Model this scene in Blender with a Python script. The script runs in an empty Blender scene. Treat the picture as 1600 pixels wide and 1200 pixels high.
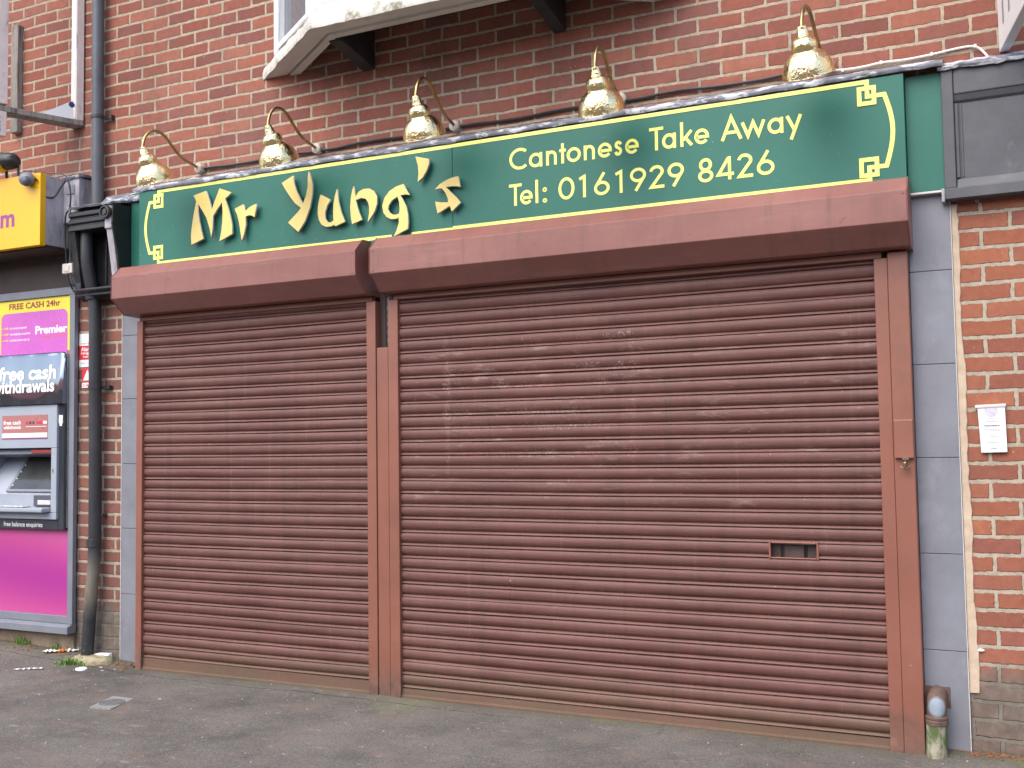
import bpy, bmesh, math, random
from mathutils import Vector, Matrix
R = math.radians
random.seed(11)
S = bpy.context.scene
COL = S.collection
# ------------------------------------------------------------ camera
cd = bpy.data.cameras.new('camera'); cam = bpy.data.objects.new('camera', cd); COL.objects.link(cam)
cd.sensor_width = 36.0; cd.lens = 1605.39 / 1600 * 36.0
cd.clip_start = .05; cd.clip_end = 2000
fw = Vector((-0.42757038, 0.90221683, 0.05646557)).normalized()
rt = Vector((0.90320723, 0.42895533, -0.0146296)).normalized()
up = rt.cross(fw).normalized()
M = Matrix((rt, up, -fw)).transposed().to_4x4(); M.translation = Vector((0, -4.9193, 1.3782))
cam.matrix_world = M
S.camera = cam
# ------------------------------------------------------------ sky, sun, exposure
SUN_EL, SUN_DIR = 50, (-0.30, -0.95)          # soft bright light from the upper left, in front of the shop
W = bpy.data.worlds.new('World'); S.world = W; W.use_nodes = True
nt = W.node_tree; bg = nt.nodes['Background']
sky = nt.nodes.new('ShaderNodeTexSky'); sky.sky_type = 'NISHITA'; sky.sun_disc = False
sky.sun_elevation = R(SUN_EL); sky.sun_rotation = math.atan2(SUN_DIR[0], SUN_DIR[1])
sky.air_density = 1.0; sky.dust_density = 3.0; sky.ozone_density = 1.0
nt.links.new(sky.outputs[0], bg.inputs[0]); bg.inputs[1].default_value = 0.15
sd = bpy.data.lights.new('sun', 'SUN'); sun = bpy.data.objects.new('sun', sd); COL.objects.link(sun)
sd.energy = 0.75; sd.angle = R(75); sd.color = (1, .95, .87)
h = Vector((SUN_DIR[0], SUN_DIR[1], 0)).normalized() * math.cos(R(SUN_EL)); h.z = math.sin(R(SUN_EL))
sun.rotation_euler = h.to_track_quat('Z', 'Y').to_euler()
S.view_settings.view_transform = 'Standard'; S.view_settings.look = 'None'
S.view_settings.exposure = 1.28; S.view_settings.gamma = 1.0

# ------------------------------------------------------------ material helpers
class N:
    def __init__(s, name):
        s.m = bpy.data.materials.new(name); s.m.use_nodes = True
        s.t = s.m.node_tree; s.b = s.t.nodes['Principled BSDF']
    def n(s, typ, **kw):
        nd = s.t.nodes.new(typ)
        for k, v in kw.items(): setattr(nd, k, v)
        return nd
    def l(s, a, b): s.t.links.new(a, b)
    def pos(s): return s.n('ShaderNodeNewGeometry').outputs['Position']
    def obj(s): return s.n('ShaderNodeTexCoord').outputs['Object']
    def noise(s, vec, scale, detail=4, rough=.6, dist=0):
        t = s.n('ShaderNodeTexNoise'); t.inputs['Scale'].default_value = scale
        t.inputs['Detail'].default_value = detail; t.inputs['Roughness'].default_value = rough
        t.inputs['Distortion'].default_value = dist
        s.l(vec, t.inputs['Vector']); return t.outputs['Fac'], t.outputs['Color']
    def ramp(s, fac, stops, interp='LINEAR'):
        r = s.n('ShaderNodeValToRGB'); e = r.color_ramp.elements; r.color_ramp.interpolation = interp
        while len(e) < len(stops): e.new(.5)
        for i, (p, c) in enumerate(stops):
            e[i].position = p
            e[i].color = (c, c, c, 1) if isinstance(c, (int, float)) else (*c, 1)
        s.l(fac, r.inputs[0]); return r.outputs[0]
    def mix(s, fac, a, b, mode='MIX'):
        m = s.n('ShaderNodeMix', data_type='RGBA', blend_type=mode)
        for sock, v in ((m.inputs[0], fac), (m.inputs[6], a), (m.inputs[7], b)):
            if isinstance(v, (int, float)): sock.default_value = v
            elif isinstance(v, tuple): sock.default_value = (*v, 1)
            else: s.l(v, sock)
        return m.outputs[2]
    def math(s, op, a, b=0., c=0.):
        m = s.n('ShaderNodeMath', operation=op)
        for i, v in enumerate((a, b, c)):
            if isinstance(v, (int, float)): m.inputs[i].default_value = v
            else: s.l(v, m.inputs[i])
        return m.outputs[0]
    def vscale(s, vec, sc, off=(0, 0, 0)):
        m = s.n('ShaderNodeMapping'); m.inputs['Scale'].default_value = sc; m.inputs['Location'].default_value = off
        s.l(vec, m.inputs['Vector']); return m.outputs[0]
    def sep(s, vec):
        x = s.n('ShaderNodeSeparateXYZ'); s.l(vec, x.inputs[0]); return x.outputs
    def comb(s, x, y, z):
        c = s.n('ShaderNodeCombineXYZ')
        for i, v in enumerate((x, y, z)):
            if isinstance(v, (int, float)): c.inputs[i].default_value = v
            else: s.l(v, c.inputs[i])
        return c.outputs[0]
    def bump(s, hgt, strength=.3, dist=.002, prev=None):
        b = s.n('ShaderNodeBump'); b.inputs['Strength'].default_value = strength; b.inputs['Distance'].default_value = dist
        s.l(hgt, b.inputs['Height'])
        if prev is not None: s.l(prev, b.inputs['Normal'])
        s.l(b.outputs[0], s.b.inputs['Normal']); return b.outputs[0]
    def set(s, color=None, rough=None, metal=None, spec=None):
        for k, v in (('Base Color', color), ('Roughness', rough), ('Metallic', metal), ('Specular IOR Level', spec)):
            if v is None: continue
            if isinstance(v, tuple): s.b.inputs[k].default_value = (*v, 1)
            elif isinstance(v, (int, float)): s.b.inputs[k].default_value = v
            else: s.l(v, s.b.inputs[k])

def plain(name, col, rough=.5, var=.12, scale=9, metal=0., spec=.5, speck=None, bump=.08, bscale=60, dark=None, splash=False):
    """a real surface: base colour with soft blotches, optional specks of dirt and a little bump"""
    m = N(name); p = m.pos()
    f, _ = m.noise(p, scale, 6, .65)
    lo = tuple(c * (1 - var) for c in col); hi = tuple(min(1, c * (1 + var)) for c in col)
    c = m.ramp(f, [(.3, lo), (.7, hi)])
    if dark:
        f2, _ = m.noise(m.vscale(p, dark[2]), dark[1], 5, .7)
        c = m.mix(m.ramp(f2, [(dark[3], 0.), (dark[4], 1.)]), c, dark[0])
    if speck:
        f3, _ = m.noise(p, speck[1], 2, .5)
        c = m.mix(m.ramp(f3, [(speck[2], 0.), (speck[2] + .03, 1.)]), c, speck[0])
    fr, _ = m.noise(p, scale * 2.3, 4, .6)
    m.set(c, m.math('MULTIPLY_ADD', fr, .22, rough - .11), metal, spec)
    if splash:
        fz, _ = m.noise(p, 9, 5, .7); zz = m.math('ADD', m.sep(p)[2], m.math('MULTIPLY', fz, .36))
        m.set(m.mix(m.ramp(zz, [(.16, .85), (.40, 0.)]), c, m.ramp(fz, [(.35, (.085, .065, .05)), (.55, (.16, .10, .08)), (.68, (.27, .20, .17))])))
    if bump:
        fb, _ = m.noise(p, bscale, 4, .6); m.bump(fb, bump, .004)
    return m.m

def brick_mat(name, rowh, bw, mortar, xo, zo, hues, mort_col, pier=False):
    m = N(name); p = m.pos(); x, y, z = m.sep(p)
    v = m.comb(m.math('ADD', x, y), z, 0.)          # end faces turn the corner
    base = m.vscale(v, (1, 1, 1), (-xo, -zo, 0))
    # hand-laid: joints wander, arrises are ragged
    _, c1 = m.noise(p, 3.1, 2, .5); _, c2 = m.noise(p, 38, 3, .65)
    d = m.n('ShaderNodeVectorMath', operation='SCALE'); s1 = m.n('ShaderNodeVectorMath', operation='SUBTRACT')
    m.l(c1, s1.inputs[0]); s1.inputs[1].default_value = (.5, .5, .5); m.l(s1.outputs[0], d.inputs[0]); d.inputs[3].default_value = .021
    d2 = m.n('ShaderNodeVectorMath', operation='SCALE'); s2 = m.n('ShaderNodeVectorMath', operation='SUBTRACT')
    m.l(c2, s2.inputs[0]); s2.inputs[1].default_value = (.5, .5, .5); m.l(s2.outputs[0], d2.inputs[0]); d2.inputs[3].default_value = .0155 if pier else .0125
    a1 = m.n('ShaderNodeVectorMath', operation='ADD'); m.l(base, a1.inputs[0]); m.l(d.outputs[0], a1.inputs[1])
    a2 = m.n('ShaderNodeVectorMath', operation='ADD'); m.l(a1.outputs[0], a2.inputs[0]); m.l(d2.outputs[0], a2.inputs[1])
    bt = m.n('ShaderNodeTexBrick'); bt.offset = .5; bt.offset_frequency = 2; bt.squash = 1.0
    for k, val in (('Scale', 1), ('Mortar Size', mortar), ('Mortar Smooth', .25), ('Bias', 0), ('Brick Width', bw), ('Row Height', rowh)):
        bt.inputs[k].default_value = val
    bt.inputs['Color1'].default_value = (0, 0, 0, 1); bt.inputs['Color2'].default_value = (1, 1, 1, 1); bt.inputs['Mortar'].default_value = (.5, .5, .5, 1)
    m.l(a2.outputs[0], bt.inputs['Vector'])
    tint = bt.outputs['Color']; fac = bt.outputs['Fac']
    n = len(hues)
    bc = m.ramp(tint, [((i + .5) / n, hcol) for i, hcol in enumerate(hues)])
    f, _ = m.noise(p, 26, 6, .7)
    bc = m.mix(m.ramp(f, [(.32, .75), (.7, 0.)]), bc, m.mix(.5, bc, (.10, .035, .03)))
    f2, _ = m.noise(m.vscale(p, (1, 1, 3.)), 55, 4, .7)
    bc = m.mix(m.ramp(f2, [(.58, 0.), (.75, .45)]), bc, (.42, .27, .20))
    fg, _ = m.noise(p, 260, 2, .5)
    bc = m.mix(m.math('MULTIPLY', fg, .25), bc, (.12, .05, .04))
    mf, _ = m.noise(p, 30, 5, .65)
    mc = m.ramp(mf, [(.28, tuple(c * .68 for c in mort_col)), (.55, mort_col), (.8, tuple(min(.8, c * 1.15) for c in mort_col))])
    c = m.mix(fac, bc, mc)
    # broad weathering and thin lime bloom
    f4, _ = m.noise(m.vscale(p, (1, 1, .6)), 1.3, 4, .6)
    c = m.mix(m.ramp(f4, [(.5, 0.), (.75, .3)]), c, (.30, .20, .17))
    f9, _ = m.noise(m.vscale(p, (1, 1, .28)), 2.6, 5, .68)
    c = m.mix(m.ramp(f9, [(.50, 0.), (.70, .42)]), c, (.115, .075, .062))
    fs, _ = m.noise(p, 70, 2, .5)
    c = m.mix(m.ramp(fs, [(.735, 0.), (.75, .8)]), c, (.62, .56, .5))
    if pier:
        # splashed, sooty lower courses with lime and algae; edge broken up by noise
        fd, _ = m.noise(p, 5.5, 5, .7)
        zz = m.math('ADD', z, m.math('MULTIPLY', fd, .5))
        low = m.ramp(m.math('MULTIPLY', zz, 1.), [(.56, 1.), (.70, 0.)])
        fl, _ = m.noise(p, 12, 5, .7)
        dirt = m.ramp(fl, [(.3, (.085, .080, .068)), (.55, (.155, .140, .118)), (.75, (.25, .235, .19))])
        c = m.mix(m.math('MULTIPLY', low, .86), c, dirt)
    m.set(c, .88, 0, .25)
    hgt = m.math('SUBTRACT', m.math('MULTIPLY', f, .35), fac)
    n1 = m.bump(hgt, 1., .009)
    m.bump(fg, .25, .002, n1)
    return m.m

HUES = [(.23, .086, .066), (.32, .108, .070), (.28, .092, .064), (.38, .135, .086), (.31, .112, .080), (.25, .096, .076), (.42, .165, .106), (.34, .118, .078)]
HUES_P = [(.31, .112, .070), (.39, .138, .074), (.34, .124, .080), (.45, .168, .088), (.30, .112, .082), (.40, .146, .084)]
HUES_L = [(.24, .108, .09), (.29, .13, .105), (.21, .098, .085), (.33, .14, .10), (.25, .11, .09), (.19, .09, .08)]
M_ = {}
M_['brick'] = brick_mat('brick', .077, .2233, .0092, .17, .001, HUES, (.42, .345, .255))
M_['brick_pr'] = brick_mat('brick_right', .0785, .2233, .0100, .07, .0, HUES_P, (.42, .36, .275), True)
M_['brick_pl'] = brick_mat('brick_left', .0795, .2233, .0105, .185, .0, HUES_L, (.41, .35, .265), True)
def shutter_mat(name):
    m = N(name); p = m.pos(); x, y, z = m.sep(p)
    f, _ = m.noise(m.vscale(p, (.6, 1, 1.6)), 3.2, 6, .7)
    c = m.ramp(f, [(.3, (.118, .047, .040)), (.7, (.162, .071, .060))])
    # long dusty streaks along the slats
    f2, _ = m.noise(m.vscale(p, (2.2, 10, 60)), 1.4, 5, .7)
    c = m.mix(m.ramp(f2, [(.5, 0.), (.8, .42)]), c, (.30, .19, .155))
    # adhesive and paper left where a poster was: ragged rows and two edges
    f3, _ = m.noise(m.vscale(p, (1, 1, .8)), 95, 3, .6)
    f4, _ = m.noise(m.vscale(p, (1, 1, 2.2)), 11, 3, .6)
    def band(v, c0, w): return m.math('LESS_THAN', m.math('ABSOLUTE', m.math('SUBTRACT', v, c0)), w)
    inx = m.math('MULTIPLY', m.math('GREATER_THAN', x, -2.72), m.math('LESS_THAN', x, -1.62))
    rows = 0.
    for k, zc in enumerate((1.905, 1.755, 1.68, 1.535, 1.46, 1.32)): rows = m.math('ADD', rows, m.math('MULTIPLY', band(z, zc, .02), (.9, 1., 1., .8, .6, .7)[k]))
    edge = m.math('MULTIPLY', m.math('ADD', band(x, -2.69, .012), band(x, -1.645, .014)), m.math('MULTIPLY', band(z, 1.58, .38), .5))
    msk = m.math('ADD', m.math('MULTIPLY', m.math('MULTIPLY', rows, inx), m.ramp(f4, [(.47, 0.), (.55, 1.)])), edge)
    msk = m.math('MULTIPLY', m.math('MINIMUM', msk, 1.), m.ramp(f3, [(.50, 0.), (.60, .42)]))
    fc, _ = m.noise(p, 2.1, 2, .5)
    c = m.mix(msk, c, m.ramp(fc, [(.42, (.52, .44, .40)), (.58, (.46, .17, .13))]))
    fr_, _ = m.noise(m.vscale(p, (7, 1, .22)), 2.2, 5, .7)
    c = m.mix(m.ramp(fr_, [(.50, 0.), (.72, .5)]), c, (.085, .048, .038))
    fq, _ = m.noise(m.vscale(p, (9, 1, .3)), 3.1, 4, .7)
    c = m.mix(m.ramp(fq, [(.60, 0.), (.78, .35)]), c, (.27, .175, .14))
    # wiped, chalky smears
    f5, _ = m.noise(m.vscale(p, (1.2, 1, 4.5)), 4.5, 5, .72)
    reg = m.math('MULTIPLY', band(z, 1.45, .42), m.math('GREATER_THAN', x, -2.9))
    c = m.mix(m.math('MULTIPLY', m.ramp(f5, [(.58, 0.), (.72, .5)]), reg), c, (.36, .27, .24))
    # green-brown splash along the foot with a ragged top
    f6, _ = m.noise(p, 7, 5, .7)
    low = m.ramp(m.math('ADD', z, m.math('MULTIPLY', f6, .3)), [(.14, .85), (.38, 0.)])
    c = m.mix(low, c, m.ramp(f, [(.3, (.12, .10, .06)), (.7, (.17, .10, .065))]))
    # specks of paint and bird lime
    f7, _ = m.noise(p, 60, 1.5, .5)
    c = m.mix(m.ramp(f7, [(.785, 0.), (.80, .7)]), c, (.42, .36, .33))
    # punched slats: fine staggered pin holes
    ch = m.n('ShaderNodeTexVoronoi'); ch.inputs['Scale'].default_value = 125; m.l(m.comb(x, z, 0.), ch.inputs['Vector']); ch.inputs['Randomness'].default_value = .25
    c = m.mix(m.ramp(ch.outputs['Distance'], [(.22, .42), (.36, 0.)]), c, (.035, .015, .013))
    m.set(c, m.math('MULTIPLY_ADD', f2, .3, .40), 0, .4)
    fb, _ = m.noise(p, 45, 4, .6); m.bump(fb, .07, .003)
    return m.m
M_['shutter'] = shutter_mat('shutter_slats')
M_['paint'] = plain('brown_paint', (.235, .092, .062), .42, .14, 2.6, dark=((.15, .085, .05), 4, (1, 1, .5), .60, .85), speck=((.5, .42, .4), 55, .775), splash=True)
def box_mat():
    m = N('faded_housing_paint'); p = m.pos()
    f, _ = m.noise(m.vscale(p, (1, 1, 1)), 1.7, 5, .65)
    c = m.ramp(f, [(.3, (.205, .082, .068)), (.7, (.270, .118, .100))])
    fr, _ = m.noise(m.vscale(p, (6, 1, .5)), 3.2, 5, .72)
    c = m.mix(m.ramp(fr, [(.52, 0.), (.74, .55)]), c, (.145, .078, .06))
    fb, _ = m.noise(m.vscale(p, (.5, 1, 5)), 4, 5, .7)
    c = m.mix(m.ramp(fb, [(.55, 0.), (.78, .45)]), c, (.33, .19, .165))
    fs, _ = m.noise(p, 46, 2, .5)
    c = m.mix(m.ramp(fs, [(.74, 0.), (.76, .7)]), c, (.10, .045, .036))
    m.set(c, m.math('MULTIPLY_ADD', fr, .3, .30), 0, .45)
    fd, _ = m.noise(m.vscale(p, (1, 1, 2)), 5, 2, .5); n1 = m.bump(fd, .22, .012); fz, _ = m.noise(p, 70, 3, .6); m.bump(fz, .06, .003, n1)
    return m.m
M_['box'] = box_mat()
def green_mat():
    m = N('green_vinyl'); p = m.pos()
    f, _ = m.noise(p, 1.6, 4, .6)
    c = m.ramp(f, [(.3, (.019, .126, .092)), (.7, (.030, .156, .118))])
    f2, _ = m.noise(m.vscale(p, (1, 1, .35)), 11, 5, .7)
    c = m.mix(m.ramp(f2, [(.6, 0.), (.85, .28)]), c, (.12, .22, .17))
    f3, _ = m.noise(p, 75, 2, .5)
    c = m.mix(m.ramp(f3, [(.765, 0.), (.78, .7)]), c, (.4, .48, .42))
    m.set(c, m.math('MULTIPLY_ADD', f, .2, .38), 0, .35); return m.m
M_['green'] = green_mat()
M_['yline'] = plain('yellow_vinyl', (.87, .88, .20), .35, .05, 14, bump=0)
M_['letface'] = plain('gold_letter_face', (.76, .59, .18), .38, .06, 5, bump=0)
M_['tile'] = plain('grey_tile', (.205, .215, .245), .34, .16, 3.2, dark=((.29, .30, .33), 5, (1, 1, .7), .55, .8), speck=((.5, .5, .5), 60, .775), splash=False)
M_['grout'] = plain('grout', (.06, .06, .065), .9, .2, 20)
M_['trim'] = plain('white_trim', (.60, .58, .55), .4, .1, 20)
M_['mortar'] = plain('mortar_fillet', (.52, .41, .30), .9, .2, 14, bump=.6, bscale=50)
M_['lead'] = plain('lead_sheet', (.15, .16, .195), .5, .35, 12, dark=((.52, .54, .57), 12, (.8, 1, 2.), .51, .57), bump=.5, bscale=30)
M_['black'] = plain('black_paint', (.018, .018, .02), .35, .4, 9, speck=((.4, .4, .4), 60, .76), dark=((.10, .085, .07), 5, (1, 1, .5), .56, .85), bump=.25)
M_['pipe'] = plain('black_plastic_pipe', (.030, .032, .036), .38, .25, 6, dark=((.10, .09, .065), 2.4, (1, 1, .5), .56, .8), speck=((.5, .5, .5), 70, .785))
def pipe_mat():
    m = N('weathered_black_pipe'); p = m.pos(); x, y, z = m.sep(p)
    f, _ = m.noise(m.vscale(p, (1, 1, .5)), 7, 5, .7)
    c = m.ramp(f, [(.3, (.020, .021, .024)), (.7, (.042, .044, .048))])
    zz = m.math('ADD', z, m.math('MULTIPLY', f, .22))
    b = m.ramp(zz, [(.40, 0.), (.56, .9), (.70, .85), (.86, 0.)])       # sun-bleached, dusty stretch above the foot
    c = m.mix(b, c, m.ramp(f, [(.3, (.15, .13, .10)), (.6, (.21, .19, .15))]))
    f3, _ = m.noise(p, 70, 2, .5)
    c = m.mix(m.ramp(f3, [(.76, 0.), (.78, .7)]), c, (.4, .4, .4))
    m.set(c, m.math('MULTIPLY_ADD', f, .25, .27), 0, .5); fb, _ = m.noise(p, 40, 3, .6); m.bump(fb, .1, .004); return m.m
M_['pipe'] = pipe_mat()
M_['pipe_grey'] = plain('dusty_grey_pipe', (.085, .092, .105), .45, .2, 6, dark=((.03, .03, .033), 3, (1, 1, .4), .55, .8))
M_['cable'] = plain('black_cable', (.02, .018, .02), .5, .2)
M_['wcable'] = plain('white_cable', (.72, .70, .66), .4, .1, 20)
M_['arm'] = plain('aged_brass_arm', (.42, .30, .13), .32, .3, 18, metal=1., dark=((.20, .13, .08), 10, (1, 1, 1), .45, .7))
def brass():
    m = N('polished_brass'); p = m.pos()
    f, _ = m.noise(p, 38, 3, .6); f2, _ = m.noise(p, 14, 3, .5)
    m.set(m.ramp(f2, [(.3, (.90, .70, .33)), (.7, (.96, .83, .50))]), m.math('MULTIPLY_ADD', f, .14, .12), 1.)
    m.bump(f, .75, .008); return m.m
M_['brass'] = brass()
M_['plate'] = plain('pale_plate', (.45, .38, .33), .5, .3, 30)
def upvc():
    return plain('white_upvc', (.78, .79, .80), .3, .05, 5, speck=((.35, .33, .28), 50, .75), bump=0)
M_['upvc'] = upvc()
M_['sill'] = plain('mossy_sill', (.62, .60, .54), .6, .15, 6, dark=((.20, .20, .11), 13, (1, 1, 1), .50, .66), bump=.3)
M_['soffit'] = plain('painted_soffit', (.58, .54, .49), .6, .12, 4, dark=((.30, .24, .18), 7, (1, 1, 1), .62, .8))
M_['darkwood'] = plain('black_stained_timber', (.022, .02, .02), .7, .35, 10, bump=.3)
def glass(name, base=(.5, .55, .6), rough=.06):
    m = N(name); p = m.pos(); f, _ = m.noise(p, 2, 3, .5)
    m.set(m.ramp(f, [(.3, tuple(c * .85 for c in base)), (.7, base)]), rough, 0, .6); return m.m
M_['net'] = glass('net_curtained_pane', (.42, .50, .54))
M_['pane_dark'] = glass('dark_pane', (.16, .17, .19))
M_['yellow'] = plain('yellow_sign', (.83, .455, .008), .32, .05, 2.5, bump=0)
M_['purple'] = plain('purple_vinyl', (.28, .05, .22), .4, .08, bump=0)
M_['greyboard'] = plain('weathered_grey_board', (.42, .395, .43), .7, .2, 5, dark=((.12, .11, .11), 6, (1, 1, .3), .5, .75), bump=.3)
M_['brownboard'] = plain('dark_brown_board', (.045, .026, .022), .6, .3, 5)
M_['frame'] = plain('grey_shopfront_frame', (.19, .205, .24), .4, .12, 5, speck=((.5, .5, .5), 60, .775))
def magenta():
    m = N('magenta_print'); p = m.pos(); x, y, z = m.sep(p)
    v = m.n('ShaderNodeTexWave', wave_type='RINGS'); v.inputs['Scale'].default_value = .45; v.inputs['Distortion'].default_value = 2.5; v.inputs['Detail'].default_value = 0
    m.l(m.vscale(p, (1, 1, .8), (6.6, 0, -1.1)), v.inputs['Vector'])
    c = m.ramp(v.outputs['Fac'], [(.0, (.36, .035, .25)), (.5, (.47, .065, .255)), (1., (.52, .11, .29))])
    m.set(c, .28, 0, .5); return m.m
M_['magenta'] = magenta()
M_['lilac'] = plain('lilac_print', (.56, .13, .50), .28, .1, 2, bump=0)
M_['pyellow'] = plain('printed_yellow', (.84, .70, .05), .3, .06, 2, bump=0)
M_['white'] = plain('white_print', (.80, .80, .80), .35, .04, bump=0)
M_['redtext'] = plain('dark_red_print', (.30, .03, .03), .4, .05, bump=0)
M_['red'] = plain('red_print', (.60, .035, .05), .38, .08, bump=0)
M_['mirror'] = plain('dark_mirror_header', (.24, .27, .31), .05, .08, 2, metal=.9, bump=0)
M_['gloss'] = plain('gloss_black_fascia', (.035, .04, .05), .06, .1, 4, bump=0, spec=.9)
M_['atm'] = plain('grey_machine_casing', (.33, .37, .43), .42, .07, 4, speck=((.2, .22, .25), 60, .77), bump=.05)
M_['atmdark'] = plain('dark_grey_casing', (.085, .095, .12), .4, .12, 5)
M_['screen'] = plain('dusty_screen', (.05, .055, .055), .14, .4, 5, bump=0)
M_['rosy'] = plain('rose_print', (.40, .17, .16), .3, .07, 3, bump=0)
M_['steel'] = plain('worn_steel', (.55, .54, .52), .3, .1, 30, metal=1.)
M_['wood_w'] = plain('whitewashed_timber', (.76, .71, .66), .75, .1, 6, dark=((.30, .22, .18), 30, (1, 1, .25), .62, .72), bump=.3)
M_['wood_p'] = plain('pink_grey_timber', (.62, .53, .51), .75, .12, 6, dark=((.22, .17, .15), 26, (1, 1, .2), .6, .72), bump=.3)
M_['wood_g'] = plain('weathered_timber', (.25, .225, .20), .85, .2, 8, dark=((.07, .06, .055), 40, (1, 1, .06), .5, .66), bump=.7)
M_['navy'] = plain('navy_print', (.03, .04, .12), .4, .1)
M_['slate'] = plain('dark_grey_fascia_paint', (.075, .078, .088), .5, .22, 5, dark=((.17, .17, .17), 7, (1, 1, .5), .60, .8), bump=.15)
def elbow_mat():
    m = N('faded_brown_elbow'); p = m.pos(); f, _ = m.noise(p, 34, 4, .65)
    c = m.ramp(f, [(.3, (.095, .060, .048)), (.7, (.155, .098, .078))])
    d = m.n('ShaderNodeVectorMath', operation='DISTANCE'); m.l(p, d.inputs[0]); d.inputs[1].default_value = (-.288, -.125, .222)
    k = m.ramp(m.math('ADD', d.outputs['Value'], m.math('MULTIPLY', f, .022)), [(.044, 1.), (.058, 0.)])    # sun-bleached, chalky face
    c = m.mix(k, c, m.ramp(f, [(.3, (.20, .25, .30)), (.7, (.30, .36, .42))]))
    m.set(c, .6, 0, .35); m.bump(f, .2, .003); return m.m
M_['clay'] = elbow_mat()
M_['grey_dust'] = plain('dusty_grey_paint', (.25, .32, .39), .5, .12, 20)
M_['mossy'] = plain('mossy_pale_pipe', (.33, .31, .235), .9, .3, 24, dark=((.085, .12, .04), 15, (1, 1, .4), .46, .58), bump=.5)
M_['stone'] = plain('mossy_concrete', (.34, .29, .19), .95, .25, 16, dark=((.12, .17, .05), 14, (1, 1, 1), .55, .68), bump=.9, bscale=40)
M_['iron'] = plain('worn_iron_cover', (.25, .255, .25), .55, .25, 40, bump=.5)
M_['iron_in'] = plain('iron_cover_grooves', (.07, .07, .07), .6, .2, 40)
M_['orange'] = plain('orange_print', (.75, .18, .02), .4, .1)
M_['grass'] = plain('weed_grass', (.15, .29, .045), .6, .5, 60, bump=0)
M_['leaf'] = plain('dead_leaf', (.20, .10, .05), .8, .4, 40, bump=0)
M_['crumb'] = plain('pale_litter', (.42, .40, .37), .7, .25, 50, bump=0)
M_['ink'] = plain('grey_ink', (.26, .25, .28), .5, .1, bump=0)
M_['ink_dark'] = plain('dark_ink', (.10, .09, .10), .5, .1, bump=0)
M_['paleink'] = plain('pale_seal_ink', (.55, .53, .60), .5, .15, 60, bump=0)
M_['interior'] = plain('dark_brown_interior', (.085, .055, .05), .6, .25, 6)  # even dark brown base for the door panels and back boards
M_['plinth'] = plain('dirty_rendered_plinth', (.20, .155, .11), .95, .3, 7, dark=((.33, .29, .23), 9, (1, 1, 1), .58, .7), bump=.8, bscale=30)
M_['roof_red'] = plain('red_roof_tiles', (.42, .05, .03), .7, .15, 3)
M_['far_brick'] = plain('far_brick', (.26, .14, .09), .85, .2, 2)
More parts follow.
